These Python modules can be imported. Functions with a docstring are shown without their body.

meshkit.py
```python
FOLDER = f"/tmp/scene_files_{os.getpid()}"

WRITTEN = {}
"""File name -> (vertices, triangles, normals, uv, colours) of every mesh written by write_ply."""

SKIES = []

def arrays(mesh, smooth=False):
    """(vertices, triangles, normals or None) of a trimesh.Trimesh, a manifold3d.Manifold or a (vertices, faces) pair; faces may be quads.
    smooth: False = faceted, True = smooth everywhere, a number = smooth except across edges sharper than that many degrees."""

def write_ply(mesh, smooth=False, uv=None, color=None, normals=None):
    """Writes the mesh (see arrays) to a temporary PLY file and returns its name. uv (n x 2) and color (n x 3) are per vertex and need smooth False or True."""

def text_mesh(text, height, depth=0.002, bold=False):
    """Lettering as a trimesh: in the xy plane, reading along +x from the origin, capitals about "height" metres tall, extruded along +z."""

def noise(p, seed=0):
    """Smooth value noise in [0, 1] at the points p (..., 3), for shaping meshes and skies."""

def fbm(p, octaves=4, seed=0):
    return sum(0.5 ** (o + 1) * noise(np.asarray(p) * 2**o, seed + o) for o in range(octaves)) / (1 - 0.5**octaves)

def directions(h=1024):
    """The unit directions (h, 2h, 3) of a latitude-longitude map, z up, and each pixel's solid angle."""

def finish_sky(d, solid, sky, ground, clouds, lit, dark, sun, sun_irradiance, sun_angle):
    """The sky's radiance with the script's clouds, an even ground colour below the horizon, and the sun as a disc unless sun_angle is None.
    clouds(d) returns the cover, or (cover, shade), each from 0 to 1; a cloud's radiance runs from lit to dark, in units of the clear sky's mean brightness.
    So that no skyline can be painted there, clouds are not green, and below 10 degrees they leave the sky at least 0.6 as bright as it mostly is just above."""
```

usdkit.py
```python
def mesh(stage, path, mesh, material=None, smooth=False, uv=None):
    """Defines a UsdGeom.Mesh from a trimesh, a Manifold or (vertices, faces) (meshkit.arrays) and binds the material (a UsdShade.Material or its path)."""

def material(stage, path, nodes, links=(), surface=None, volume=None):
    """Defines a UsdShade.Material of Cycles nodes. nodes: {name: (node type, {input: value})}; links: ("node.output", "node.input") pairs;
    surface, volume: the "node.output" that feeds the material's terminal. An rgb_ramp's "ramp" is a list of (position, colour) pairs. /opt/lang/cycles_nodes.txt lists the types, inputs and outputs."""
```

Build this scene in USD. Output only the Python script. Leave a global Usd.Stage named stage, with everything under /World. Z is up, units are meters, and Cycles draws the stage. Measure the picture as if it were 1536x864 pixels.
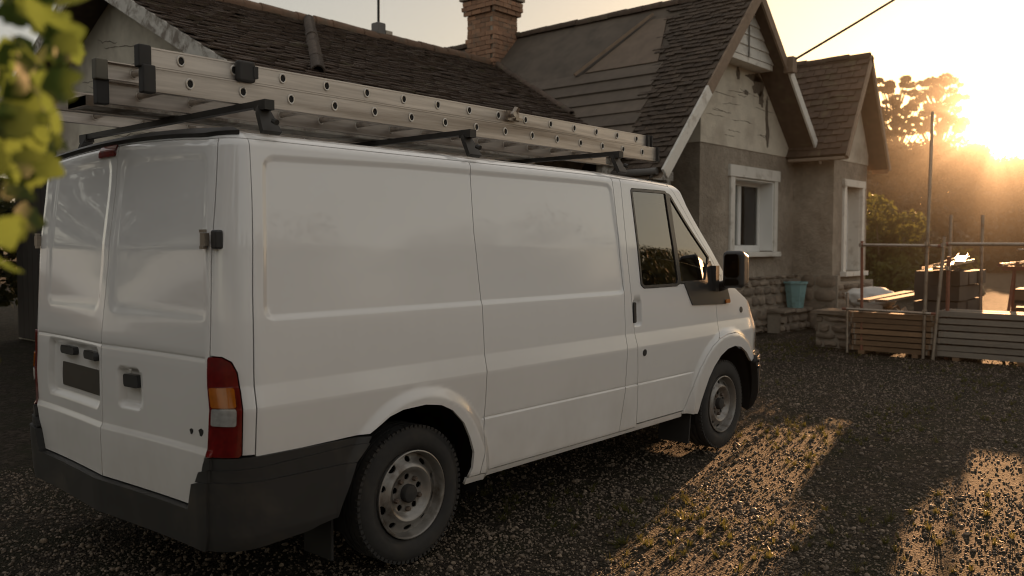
import math, random
import numpy as np
import trimesh, shapely, manifold3d as m3
import mapbox_earcut as earcut
from shapely.geometry import Polygon, box as sbox, LineString
from pxr import Usd, UsdGeom, UsdLux, UsdShade, Gf, Sdf, Vt
import usdkit, meshkit

random.seed(7)
R = np.random.default_rng(11)
PI = math.pi

# ------------------------------------------------------------------ stage, camera, sky, sun, exposure
stage = Usd.Stage.CreateInMemory()
UsdGeom.SetStageUpAxis(stage, UsdGeom.Tokens.z)
UsdGeom.SetStageMetersPerUnit(stage, 1.0)
UsdGeom.Xform.Define(stage, '/World')
UsdGeom.Scope.Define(stage, '/World/Looks')

CAM = np.array([-2.703, -3.925, 1.4917])
YAW, PITCH = 0.71617, -0.04874
EXPOSURE = 1.2
SUN_AZ, SUN_EL = math.radians(11.9), math.radians(6.9)
SKY_STRENGTH, SUN_INTENSITY = 0.05, 1.25
cam = UsdGeom.Camera.Define(stage, '/World/camera')
_fw = np.array([math.cos(YAW) * math.cos(PITCH), math.sin(YAW) * math.cos(PITCH), math.sin(PITCH)])
_rt = np.cross(_fw, [0, 0, 1]); _rt /= np.linalg.norm(_rt); _up = np.cross(_rt, _fw)
_m = Gf.Matrix4d(*[float(x) for x in (*_rt, 0, *_up, 0, *(-_fw), 0, *CAM, 1)])
cam.AddTransformOp().Set(_m)
cam.CreateHorizontalApertureAttr(36.0); cam.CreateVerticalApertureAttr(36.0 * 9 / 16)
cam.CreateFocalLengthAttr(36.0 * 1295.9 / 1536)
cam.CreateClippingRangeAttr(Gf.Vec2f(0.05, 2000))
cam.CreateFStopAttr(2.8); cam.CreateFocusDistanceAttr(4.6)
cam.CreateExposureAttr(EXPOSURE)

SUN = np.array([math.cos(SUN_EL) * math.cos(SUN_AZ), math.cos(SUN_EL) * math.sin(SUN_AZ), math.sin(SUN_EL)])
sun = UsdLux.DistantLight.Define(stage, '/World/sun_light')
sun.CreateIntensityAttr(SUN_INTENSITY); sun.CreateAngleAttr(0.5); sun.CreateNormalizeAttr(True)
sun.CreateColorAttr(Gf.Vec3f(1.0, 0.53, 0.24))
_z = SUN; _x = np.cross([0, 0, 1.0], _z); _x /= np.linalg.norm(_x); _y = np.cross(_z, _x)
sun.AddTransformOp().Set(Gf.Matrix4d(*[float(v) for v in (*_x, 0, *_y, 0, *_z, 0, 0, 0, 0, 1)]))

sky_mat = usdkit.material(stage, '/World/Looks/sky_material', {
    'sky': ('sky_texture', {'sky_type': 'single_scattering', 'sun_disc': False, 'sun_elevation': SUN_EL,
                            'sun_rotation': math.atan2(SUN[0], SUN[1]), 'air_density': 1.0, 'aerosol_density': 2.0, 'ozone_density': 0.6}),
    'tc': ('texture_coordinate', {}),
    'map': ('mapping', {'scale': (1.2, 1.2, 5.0)}),
    'n': ('noise_texture', {'scale': 1.6, 'detail': 4.0, 'roughness': 0.5}),
    'r': ('rgb_ramp', {'ramp': [(0.0, (.27, .27, .27)), (0.35, (.30, .30, .30)), (0.7, (.37, .37, .37)), (1, (.41, .41, .41))]}),
    'mx': ('mix_color', {'blend_type': 'mix', 'b': (8.8, 8.9, 9.2)}),
    'wb': ('mix_color', {'blend_type': 'multiply', 'fac': 1.0, 'b': (1.0, 0.912, 0.81), 'use_clamp': False}),
    'bg': ('background_shader', {'strength': SKY_STRENGTH})},
    [('tc.generated', 'map.vector'), ('map.vector', 'n.vector'), ('n.fac', 'r.fac'), ('r.color', 'mx.fac'), ('sky.color', 'mx.a'),
     ('mx.result', 'wb.a'), ('wb.result', 'bg.color')], surface='bg.background')
dome = UsdLux.DomeLight.Define(stage, '/World/sky')
UsdShade.MaterialBindingAPI.Apply(dome.GetPrim()).Bind(sky_mat)
dome.GetPrim().SetCustomDataByKey('kind', 'structure'); dome.GetPrim().SetCustomDataByKey('label', 'pale hazy evening sky glowing around the low sun')

# ------------------------------------------------------------------ helpers
_used = {}
def numbered(parent, name):
    k = (parent, name); n = _used.get(k, -1) + 1; _used[k] = n
    return f'{parent}/{name}' if n == 0 else f'{parent}/{name}_{n:03d}'
def path_of(parent):
    return '/World' if parent is None else (parent if isinstance(parent, str) else str(parent.GetPath()))
def tag(prim, label=None, category=None, group=None, kind=None):
    for k, v in (('label', label), ('category', category), ('group', group), ('kind', kind)):
        if v: prim.SetCustomDataByKey(k, v)
    return prim
def thing(name, label, category, loc=(0, 0, 0), rotz=0, group=None, kind=None):
    x = UsdGeom.Xform.Define(stage, numbered('/World', name))
    x.AddTranslateOp().Set(Gf.Vec3d(*[float(v) for v in loc])); x.AddRotateZOp().Set(math.degrees(rotz))
    return tag(x.GetPrim(), label, category, group, kind)
def obj(name, mesh, mat, parent=None, smooth=False, normals=None, label=None, category=None, group=None, kind=None):
    p = numbered(path_of(parent), name)
    if isinstance(mesh, MB): mesh = mesh.arrays()
    m = usdkit.mesh(stage, p, mesh, mat, smooth=smooth)
    if normals is not None:
        m.CreateNormalsAttr(Vt.Vec3fArray.FromNumpy(np.asarray(normals, np.float32))); m.SetNormalsInterpolation('vertex')
    return tag(m.GetPrim(), label, category, group, kind)

class MB:
    """collects pieces of ONE mesh"""
    def __init__(s): s.v = []; s.f = []; s.n = 0
    def add(s, v, f=None):
        if f is None:
            if hasattr(v, 'to_mesh'):
                mm = v.to_mesh(); v, f = np.array(mm.vert_properties[:, :3]), np.array(mm.tri_verts)
            else: v, f = np.array(v.vertices), np.array(v.faces)
        v = np.asarray(v, float); f = np.asarray(f, int)
        if f.shape[1] == 4: f = np.vstack([f[:, [0, 1, 2]], f[:, [0, 2, 3]]])
        s.v.append(v); s.f.append(f + s.n); s.n += len(v); return s
    def arrays(s): return np.vstack(s.v), np.vstack(s.f)
    def box(s, c, d, rot=None, jit=0):
        v, f = boxa(d); 
        if jit: v = v + R.uniform(-jit, jit, v.shape)
        if rot is not None: v = v @ np.asarray(rot).T
        return s.add(v + np.asarray(c, float), f)
    def bar(s, a, b, w, h, up=(0, 0, 1)):
        v, f = bara(a, b, w, h, up); return s.add(v, f)
    def tube(s, pts, r, n=10, caps=True):
        v, f = tubea(pts, r, n, caps); return s.add(v, f)
_BV = np.array([[x, y, z] for x in (-.5, .5) for y in (-.5, .5) for z in (-.5, .5)])
_BF = np.array([[0, 1, 3], [0, 3, 2], [4, 6, 7], [4, 7, 5], [0, 4, 5], [0, 5, 1], [2, 3, 7], [2, 7, 6], [0, 2, 6], [0, 6, 4], [1, 5, 7], [1, 7, 3]])
def boxa(d): return _BV * np.asarray(d, float), _BF
def frame_of(d, up=(0, 0, 1)):
    d = np.asarray(d, float); d = d / np.linalg.norm(d); up = np.asarray(up, float)
    if abs(d @ up) > .99: up = np.array([1., 0, 0])
    s = np.cross(up, d); s /= np.linalg.norm(s); return d, s, np.cross(d, s)
def bara(a, b, w, h, up=(0, 0, 1)):
    a = np.asarray(a, float); b = np.asarray(b, float); d, s, u = frame_of(b - a, up); L = np.linalg.norm(b - a)
    v = _BV * [L, w, h]; return v @ np.array([d, s, u]) + (a + b) / 2, _BF
def tubea(pts, r, n=10, caps=True):
    pts = np.asarray(pts, float); r = np.broadcast_to(r, (len(pts),)); V = []; up = None
    for i, q in enumerate(pts):
        t = pts[min(i + 1, len(pts) - 1)] - pts[max(i - 1, 0)]
        if up is None:
            up = np.array([0, 0, 1.]) if abs(t[2]) < .9 * np.linalg.norm(t) else np.array([1., 0, 0])
        d, s, up = frame_of(t, up)
        a = np.arange(n) / n * 2 * PI
        V.append(q + r[i] * (np.cos(a)[:, None] * s + np.sin(a)[:, None] * up))
    V = np.vstack(V); F = []
    for i in range(len(pts) - 1):
        for k in range(n):
            a, b = i * n + k, i * n + (k + 1) % n
            F += [[a, b, b + n], [a, b + n, a + n]]
    if caps:
        V = np.vstack([V, pts[0], pts[-1]]); c0, c1 = len(V) - 2, len(V) - 1; o = (len(pts) - 1) * n
        for k in range(n): F += [[c0, (k + 1) % n, k], [c1, o + k, o + (k + 1) % n]]
    return V, np.array(F)
def lathe(prof, axis='y', n=48):
    """prof: (r, h) list; revolved about the axis. Height runs along the axis."""
    prof = np.asarray(prof, float); a = np.arange(n) / n * 2 * PI; V = []
    for r, h in prof:
        c, s_ = r * np.cos(a), r * np.sin(a); hh = np.full(n, h)
        V.append(np.stack({'y': (c, hh, s_), 'z': (c, s_, hh), 'x': (hh, c, s_)}[axis], -1))
    V = np.vstack(V); F = []
    for i in range(len(prof) - 1):
        for k in range(n):
            x, y = i * n + k, i * n + (k + 1) % n
            F += [[x, y, y + n], [x, y + n, x + n]]
    F = np.array(F)
    if axis == 'y': F = F[:, ::-1]
    return V, F
def rbox(d, r=.01, c=(0, 0, 0), seg=12):
    """a box with rounded edges (hull of spheres)"""
    s = m3.Manifold.sphere(r, seg); d = np.asarray(d) / 2 - r
    return m3.Manifold.batch_hull([s.translate((x * d[0] + c[0], y * d[1] + c[1], z * d[2] + c[2])) for x in (-1, 1) for y in (-1, 1) for z in (-1, 1)])
def prism(poly, h0, h1, plane='xz'):
    """extrude a shapely polygon; plane xz -> along y, yz -> along x, xy -> along z"""
    t = trimesh.creation.extrude_polygon(poly, 1.0, engine='earcut'); v = np.array(t.vertices); f = np.array(t.faces)
    a, b, h = v[:, 0], v[:, 1], h0 + v[:, 2] * (h1 - h0)
    v = np.stack({'xz': (a, h, b), 'yz': (h, a, b), 'xy': (a, b, h)}[plane], -1)
    if (plane == 'xz') != (h1 < h0): f = f[:, ::-1]
    return v, f
def rotz(v, a): c, s = math.cos(a), math.sin(a); return np.asarray(v) @ np.array([[c, s, 0], [-s, c, 0], [0, 0, 1]])
def rmat(ax, ay, az): return trimesh.transformations.euler_matrix(ax, ay, az)[:3, :3]

# ------------------------------------------------------------------ materials
M = {}
def pm(name, col, rough=.6, metal=0., spec=.5, var=.12, scale=6., bump=0., bscale=60., coat=0., coat_rough=.05, dirt=None, dirt_scale=1.5, dirt_lo=.5, dirt_hi=.7, objvar=0., detail=5., stretch=(1, 1, 1), extra=None):
    """principled material: base colour varied by noise, optional dirt patches, fine bump, per-object variation"""
    nodes = {'g': ('geometry', {}), 'map': ('mapping', {'scale': stretch}),
             'n': ('noise_texture', {'scale': scale, 'detail': detail, 'roughness': .6}),
             'r': ('rgb_ramp', {'ramp': [(.25, tuple(c * (1 - var) for c in col)), (.75, tuple(c * (1 + var) for c in col))]}),
             'p': ('principled_bsdf', {'roughness': rough, 'metallic': metal, 'specular_ior_level': spec, 'coat_weight': coat, 'coat_roughness': coat_rough})}
    links = [('g.position', 'map.vector'), ('map.vector', 'n.vector'), ('n.fac', 'r.fac')]
    last = 'r.color'
    if dirt is not None:
        nodes['dn'] = ('noise_texture', {'scale': dirt_scale, 'detail': 8., 'roughness': .65, 'distortion': .4})
        nodes['dr'] = ('rgb_ramp', {'ramp': [(dirt_lo, (0, 0, 0)), (dirt_hi, (1, 1, 1))]})
        nodes['dm'] = ('mix_color', {'blend_type': 'mix', 'b': dirt})
        links += [('map.vector', 'dn.vector'), ('dn.fac', 'dr.fac'), ('dr.color', 'dm.fac'), (last, 'dm.a')]; last = 'dm.result'
    if objvar:
        nodes['oi'] = ('object_info', {}); nodes['om'] = ('map_range', {'to_min': 1 - objvar, 'to_max': 1 + objvar})
        nodes['oh'] = ('hsv', {})
        links += [('oi.random', 'om.value'), ('om.result', 'oh.value'), (last, 'oh.color')]; last = 'oh.color'
    links.append((last, 'p.base_color'))
    if bump:
        nodes['bn'] = ('noise_texture', {'scale': bscale, 'detail': 6., 'roughness': .65})
        nodes['b'] = ('bump', {'strength': 1.0, 'distance': bump})
        links += [('map.vector', 'bn.vector'), ('bn.fac', 'b.height'), ('b.normal', 'p.normal')]
    if extra: nodes.update(extra[0]); links += extra[1]
    M[name] = usdkit.material(stage, f'/World/Looks/{name}', nodes, links, surface='p.BSDF'); return M[name]
def glassy(name, tint, rough=.0, refl=1.45):
    M[name] = usdkit.material(stage, f'/World/Looks/{name}', {
        't': ('transparent_bsdf', {'color': tint}), 'gl': ('glossy_bsdf', {'color': (1, 1, 1), 'roughness': rough}),
        'f': ('fresnel', {'IOR': refl}), 'm': ('mix_closure', {})},
        [('f.fac', 'm.fac'), ('t.BSDF', 'm.closure1'), ('gl.BSDF', 'm.closure2')], surface='m.closure')

# white van paint with a film of road dirt that thickens towards the sills
M['van_paint'] = usdkit.material(stage, '/World/Looks/van_paint', {
    'g': ('geometry', {}), 'sx': ('separate_xyz', {}), 'n1': ('noise_texture', {'scale': 2.3, 'detail': 7., 'roughness': .62}),
    'map': ('mapping', {'scale': (3, 3, .7)}), 'n2': ('noise_texture', {'scale': 7., 'detail': 6., 'roughness': .7}),
    'lo': ('map_range', {'from_min': 1.1, 'from_max': .3, 'to_min': 0., 'to_max': .75}),
    'mu': ('math', {'math_type': 'multiply'}), 'ad': ('math', {'math_type': 'multiply_add', 'value2': .13}),
    'mx': ('mix_color', {'blend_type': 'mix', 'a': (.77, .765, .755), 'b': (.36, .32, .27)}),
    'rr': ('map_range', {'from_min': 0., 'from_max': .4, 'to_min': .16, 'to_max': .5}), 'dn': ('noise_texture', {'scale': 2.2, 'detail': 2.}), 'db': ('bump', {'strength': 1., 'distance': .0009}),
    'p': ('principled_bsdf', {'coat_weight': 1.0, 'coat_roughness': .085, 'specular_ior_level': .5})},
    [('g.position', 'sx.vector'), ('g.position', 'n1.vector'), ('g.position', 'map.vector'), ('map.vector', 'n2.vector'), ('sx.z', 'lo.value'),
     ('lo.result', 'mu.value1'), ('n1.fac', 'mu.value2'), ('n2.fac', 'ad.value1'), ('mu.value', 'ad.value3'),
     ('ad.value', 'mx.fac'), ('mx.result', 'p.base_color'), ('ad.value', 'rr.value'), ('rr.result', 'p.roughness'), ('g.position', 'dn.vector'), ('dn.fac', 'db.height'), ('db.normal', 'p.coat_normal'), ('db.normal', 'p.normal')], surface='p.BSDF')
pm('black_plastic', (.018, .017, .016), .5, var=.2, bump=.0006, bscale=400, dirt=(.042, .036, .029), dirt_scale=3.)
pm('satin_plastic', (.022, .022, .022), .3, var=.1)
pm('shell_dark', (.012, .011, .010), .9, var=.1)
pm('rubber', (.020, .019, .018), .8, var=.25, scale=30, bump=.0008, bscale=180, dirt=(.042, .035, .027), dirt_scale=5., dirt_lo=.5)
pm('wheel_steel', (.27, .255, .235), .38, metal=.65, var=.12, scale=20, dirt=(.10, .07, .045), dirt_scale=9., dirt_lo=.5, dirt_hi=.72)
pm('rust_steel', (.13, .10, .08), .55, metal=.5, var=.3, scale=40)
pm('red_lens', (.080, .003, .003), .12, var=.45, scale=18, coat=.6)
pm('amber_lens', (.30, .085, .006), .12, var=.2, scale=30, coat=.6)
pm('clear_lens', (.34, .34, .33), .15, var=.25, scale=40, coat=.8, metal=.3)
pm('number_plate_dark', (.030, .026, .020), .4, var=.15)
pm('seat_cloth', (.03, .03, .035), .9, var=.15)
glassy('van_glass', (.40, .43, .40), 0.0, 2.7)
glassy('house_glass', (.80, .82, .80), 0.0, 1.5)
pm('mirror_glass', (.09, .085, .075), .04, metal=1., var=.02)
pm('aluminium', (.60, .54, .48), .42, metal=.75, var=.12, scale=14, stretch=(.15, 3, 3), dirt=(.17, .13, .095), dirt_scale=3.2, dirt_lo=.42, dirt_hi=.75)
pm('hole_ring', (.62, .58, .52), .4, metal=.6, var=.1)
pm('hole_dark', (.012, .010, .008), .9)
pm('ladder_foot', (.030, .028, .026), .75, var=.2)
pm('ladder_foot_olive', (.12, .11, .085), .75, var=.2)
pm('roof_bar_paint', (.030, .028, .025), .5, var=.2, metal=.3)
# house
pm('rough_render', (.36, .305, .24), .95, var=.22, scale=5., bump=.05, bscale=13., dirt=(.21, .17, .128), dirt_scale=1.1, dirt_lo=.42, dirt_hi=.7)
pm('cream_render', (.60, .54, .44), .95, var=.10, scale=4., bump=.006, bscale=30., dirt=(.40, .34, .27), dirt_scale=1.5, dirt_lo=.48, dirt_hi=.72)
pm('bare_patch', (.13, .105, .08), .95, var=.3, scale=20, bump=.01, bscale=40)
pm('white_wood', (.66, .63, .57), .7, var=.06, scale=3., bump=.001, bscale=50, dirt=(.34, .29, .23), dirt_scale=4., dirt_lo=.55, dirt_hi=.75, objvar=.05)
pm('worn_white_wood', (.50, .47, .42), .8, var=.1, scale=5., dirt=(.17, .14, .11), dirt_scale=5., dirt_lo=.45, dirt_hi=.6)
pm('weathered_wood', (.20, .14, .095), .85, var=.25, scale=8., stretch=(1, 1, 1), bump=.002, bscale=60)
pm('upvc_white', (.74, .73, .70), .35, var=.03)
pm('soffit_wood', (.24, .18, .13), .85, var=.2, scale=6.)
pm('roof_tile', (.072, .046, .031), .9, var=.3, scale=10., bump=.004, bscale=70, dirt=(.10, .085, .045), dirt_scale=4., dirt_lo=.55, dirt_hi=.72, objvar=.22)
pm('roof_tile_moss', (.052, .035, .023), .95, var=.4, scale=16., bump=.008, bscale=50, dirt=(.10, .08, .05), dirt_scale=11., dirt_lo=.6, dirt_hi=.7, objvar=.25)
pm('ridge_tile', (.15, .085, .05), .85, var=.25, scale=10., bump=.003, bscale=60, dirt=(.09, .075, .05), dirt_scale=4., objvar=.15)
pm('roof_felt', (.090, .068, .049), .85, var=.2, scale=1.5, bump=.003, bscale=50, dirt=(.055, .042, .03), dirt_scale=2.2, dirt_lo=.42, dirt_hi=.68)
pm('roof_patch', (.135, .098, .07), .9, var=.18, scale=4., bump=.003, bscale=50)
pm('roof_board', (.098, .074, .054), .85, var=.2, scale=5., bump=.002, bscale=60, objvar=.12)
pm('brick', (.27, .145, .085), .9, var=.25, scale=12., bump=.004, bscale=60, dirt=(.16, .12, .085), dirt_scale=6., dirt_lo=.5, objvar=.25)
pm('mortar', (.28, .24, .19), .95, var=.15, scale=20, bump=.003, bscale=80)
pm('stone', (.205, .163, .122), .95, var=.25, scale=7., bump=.012, bscale=22., dirt=(.12, .10, .075), dirt_scale=4., objvar=.28)
pm('curtain', (.55, .52, .48), .9, var=.08, scale=4, stretch=(6, 6, .4))
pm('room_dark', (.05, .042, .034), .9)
pm('dark_door', (.035, .028, .022), .8, var=.25, stretch=(1, 6, .4))
pm('lead_pipe', (.12, .11, .10), .6, var=.15)
pm('teal_plastic', (.18, .32, .32), .5, var=.08, scale=5., dirt=(.09, .16, .14), dirt_scale=5.)
# yard
pm('galvanised', (.33, .285, .235), .35, metal=.85, var=.15, scale=12, dirt=(.22, .15, .10), dirt_scale=6., dirt_lo=.52, dirt_hi=.7)
pm('red_steel', (.20, .075, .045), .6, metal=.2, var=.25, scale=20)
pm('old_timber', (.17, .10, .052), .8, var=.25, scale=6., stretch=(1, .4, 1), bump=.002, bscale=50, objvar=.22)
pm('grey_timber', (.18, .155, .125), .75, var=.18, scale=6., stretch=(1, .4, 1), bump=.002, bscale=50, objvar=.18)
pm('rubble', (.24, .20, .16), .95, var=.25, scale=8, bump=.01, bscale=30, objvar=.2)
pm('white_sack', (.62, .60, .56), .7, var=.08, scale=8)
pm('dark_crate', (.05, .04, .032), .8, var=.2)
pm('cable_black', (.012, .012, .010), .6)
pm('bark', (.10, .075, .05), .95, var=.3, scale=20, bump=.01, bscale=40)
def leafy(name, a, b, trans=.45, gain=1.45):
    M[name] = usdkit.material(stage, f'/World/Looks/{name}', {
        'g': ('geometry', {}), 'n': ('noise_texture', {'scale': .9, 'detail': 3.}), 'wn': ('math', {'math_type': 'multiply_add', 'value2': .6}),
        'ri': ('math', {'math_type': 'multiply', 'value2': .45}), 'oi': ('object_info', {}),
        'r': ('rgb_ramp', {'ramp': [(.25, a), (.75, b)]}),
        'p': ('principled_bsdf', {'roughness': .55, 'specular_ior_level': .3}), 't': ('translucent_bsdf', {}), 'h': ('hsv', {'value': gain, 'saturation': .95}),
        'm': ('mix_closure', {'fac': trans})},
        [('g.position', 'n.vector'), ('n.fac', 'wn.value1'), ('g.random_per_island', 'ri.value1'), ('ri.value', 'wn.value3'), ('wn.value', 'r.fac'),
         ('r.color', 'p.base_color'), ('r.color', 'h.color'), ('h.color', 't.color'), ('p.BSDF', 'm.closure1'), ('t.BSDF', 'm.closure2')], surface='m.closure')
leafy('leaf_near', (.065, .105, .022), (.16, .17, .045), .58, 1.6)
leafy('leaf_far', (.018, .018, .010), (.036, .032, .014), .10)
leafy('leaf_dark', (.030, .036, .014), (.065, .062, .022), .35)
leafy('leaf_bush', (.075, .085, .02), (.13, .125, .03), .45)
leafy('grass_blade', (.085, .085, .022), (.17, .14, .045), .45)
# gravel yard
M['ground'] = usdkit.material(stage, '/World/Looks/ground', {
    'g': ('geometry', {}), 'n1': ('noise_texture', {'scale': .55, 'detail': 7., 'roughness': .62}), 'v': ('voronoi_texture', {'scale': 38., 'feature': 'f1', 'dimensions': '3D'}),
    'v2': ('voronoi_texture', {'scale': 85., 'feature': 'f1'}), 'n2': ('noise_texture', {'scale': 140., 'detail': 4.}), 'n3': ('noise_texture', {'scale': 2.4, 'detail': 8., 'roughness': .7}),
    'r': ('rgb_ramp', {'ramp': [(.1, (.024, .018, .012)), (.5, (.056, .042, .030)), (.9, (.125, .097, .072))]}),
    'r2': ('rgb_ramp', {'ramp': [(.42, (.0, .0, .0)), (.62, (1, 1, 1))]}), 'mx': ('mix_color', {'blend_type': 'mix', 'b': (.040, .037, .018)}),
    'cm': ('mix_color', {'blend_type': 'mix', 'fac': .55}), 'sp': ('separate_color', {}), 'sc': ('math', {'math_type': 'multiply_add', 'value2': .75}), 'half': ('math', {'math_type': 'multiply', 'value2': .25}),
    'a': ('math', {'math_type': 'multiply_add', 'value2': -.5}), 'b': ('bump', {'distance': .034, 'strength': 1.}),
    'p': ('principled_bsdf', {'roughness': .9, 'specular_ior_level': .25})},
    [('g.position', 'n1.vector'), ('g.position', 'v.vector'), ('g.position', 'v2.vector'), ('g.position', 'n2.vector'), ('g.position', 'n3.vector'),
     ('v.color', 'sp.color'), ('sp.r', 'sc.value1'), ('n2.fac', 'half.value1'), ('half.value', 'sc.value3'), ('sc.value', 'r.fac'),
     ('n3.fac', 'r2.fac'), ('r2.color', 'cmf.value1') if False else ('r2.color', 'mx.fac'), ('r.color', 'mx.a'), ('mx.result', 'p.base_color'),
     ('v.distance', 'a.value1'), ('v2.distance', 'a.value3'), ('a.value', 'b.height'), ('b.normal', 'p.normal')], surface='p.BSDF')
pm('gravel_stone', (.150, .114, .082), .6, spec=.45, var=.4, scale=50., bump=.002, bscale=150, objvar=.5)
pm('hill_ground', (.075, .065, .035), .95, var=.3, scale=.15, bump=.1, bscale=.8)
# ------------------------------------------------------------------ ground
gx = np.unique(np.round(np.concatenate([np.arange(-6, 16, .16), np.linspace(-400, -6, 24), np.linspace(16, 420, 40)]), 3))
gy = np.unique(np.round(np.concatenate([np.arange(-7, 6, .16), np.linspace(-400, -7, 24), np.linspace(6, 400, 24)]), 3))
X, Y = np.meshgrid(gx, gy, indexing='ij')
near = np.clip(1 - np.hypot(X - 4, Y + 1) / 16, 0, 1)
Z = (meshkit.fbm(np.stack([X * .7, Y * .7, 0 * X], -1), 4, 3) - .5) * .020 * near + (meshkit.fbm(np.stack([X * 3.1, Y * 3.1, 0 * X], -1), 3, 9) - .5) * .006 * near - .012
V = np.stack([X, Y, Z], -1).reshape(-1, 3); g = np.arange(len(V)).reshape(X.shape)
F = np.stack([g[:-1, :-1], g[1:, :-1], g[1:, 1:], g[:-1, 1:]], -1).reshape(-1, 4)
obj('ground', (V, F), M['ground'], None, smooth=True, kind='structure', label='brown gravel yard with ruts and sparse weeds')
def ground_z(x, y):
    n_ = np.clip(1 - np.hypot(x - 4, y + 1) / 16, 0, 1); o = np.zeros_like(x)
    return (meshkit.fbm(np.stack([x * .7, y * .7, o], -1), 4, 3) - .5) * .020 * n_ + (meshkit.fbm(np.stack([x * 3.1, y * 3.1, o], -1), 3, 9) - .5) * .006 * n_ - .012

# ------------------------------------------------------------------ the bungalow
house = thing('bungalow', 'old rendered bungalow with steep brown roofs and white barge boards behind the van', 'house')
RX, RZ = 10.30, 5.58             # main gable: ridge along y
SL, SR = 1.056, .95
zl = lambda x: RZ - SL * (RX - x); zr = lambda x: RZ - SR * (x - RX)
YW, YB = 2.70, 2.22              # gable wall, barge boards
AY, AZ, AS = 7.40, 4.98, .481    # low wing: ridge along x
W2X, W2Y, R2X, R2Z, Y2B = 12.85, 1.95, 13.66, 4.97, 1.62
XZ = lambda pts: Polygon(pts)
def wall(name, poly, h0, h1, plane, mat, parent=house, **kw): return obj(name, prism(poly, h0, h1, plane), M[mat], parent, **kw)
# main gable wall: render below, cream boards of render above, a window hole
wx0, wx1, wz0, wz1 = 10.46, 11.98, 1.38, 2.62
wall('wall', XZ([(9.33, 0), (12.85, 0), (12.85, 3.10), (9.33, 3.10)]).difference(sbox(wx0, wz0, wx1, wz1)), YW, YW + .30, 'xz', 'rough_render', label='rough grey render around the deep window')
wall('gable_wall', XZ([(9.322, 3.10), (12.80, 3.10), (RX + (RZ - .05 - 4.52) / SR - .01, 4.52), (RX - .95, 4.52), (9.322, zl(9.322) - .05)]), YW - .012, YW + .28, 'xz', 'cream_render', label='cream upper gable wall with dark bare patches')
def crack(mb, p0, L, wob, put, n=9):
    t = np.linspace(0, L, n); q = np.stack([p0[0] + t, p0[1] + np.cumsum(R.normal(0, wob, n))], 1); mb.tube([put(*a) for a in q], np.r_[.001, R.uniform(.002, .006, n - 2), .001], 5)
mb = MB()
for _ in range(16): crack(mb, (R.uniform(9.4, 11.6), R.uniform(3.2, 4.1)), R.uniform(.25, .9), .009, lambda a, z: (a, YW - .013, z))
obj('render_crack', mb, M['bare_patch'], house, kind='stuff')
def blob(cx, cz, w, h, n=18, seed=0):
    r_ = np.random.default_rng(seed); a = np.linspace(0, 2 * PI, n + 1)[:-1]
    return Polygon(np.stack([cx + w * np.cos(a) * r_.uniform(.55, 1.1, n), cz + h * np.sin(a) * r_.uniform(.55, 1.1, n)], 1)).buffer(0)
for k, (cx, cz, w, h) in enumerate([(10.55, 4.33, .07, .14), (11.30, 4.22, .26, .20), (11.12, 4.33, .36, .06), (11.42, 4.02, .12, .16), (11.64, 3.78, .05, .34), (11.69, 3.42, .07, .27), (10.85, 4.05, .10, .05)]):
    bp = blob(cx, cz, w, h, 18, k)
    for g_ in getattr(bp, 'geoms', [bp]): obj('bare_patch', prism(g_, YW - .018, YW + .01, 'xz'), M['bare_patch'], house)
wall('wall', Polygon([(YW + .30, 0), (11, 0), (11, 3.0), (YW + .30, 3.0)]), 9.33, 9.6, 'yz', 'rough_render', label='side wall in the shade of the porch roof')
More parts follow.
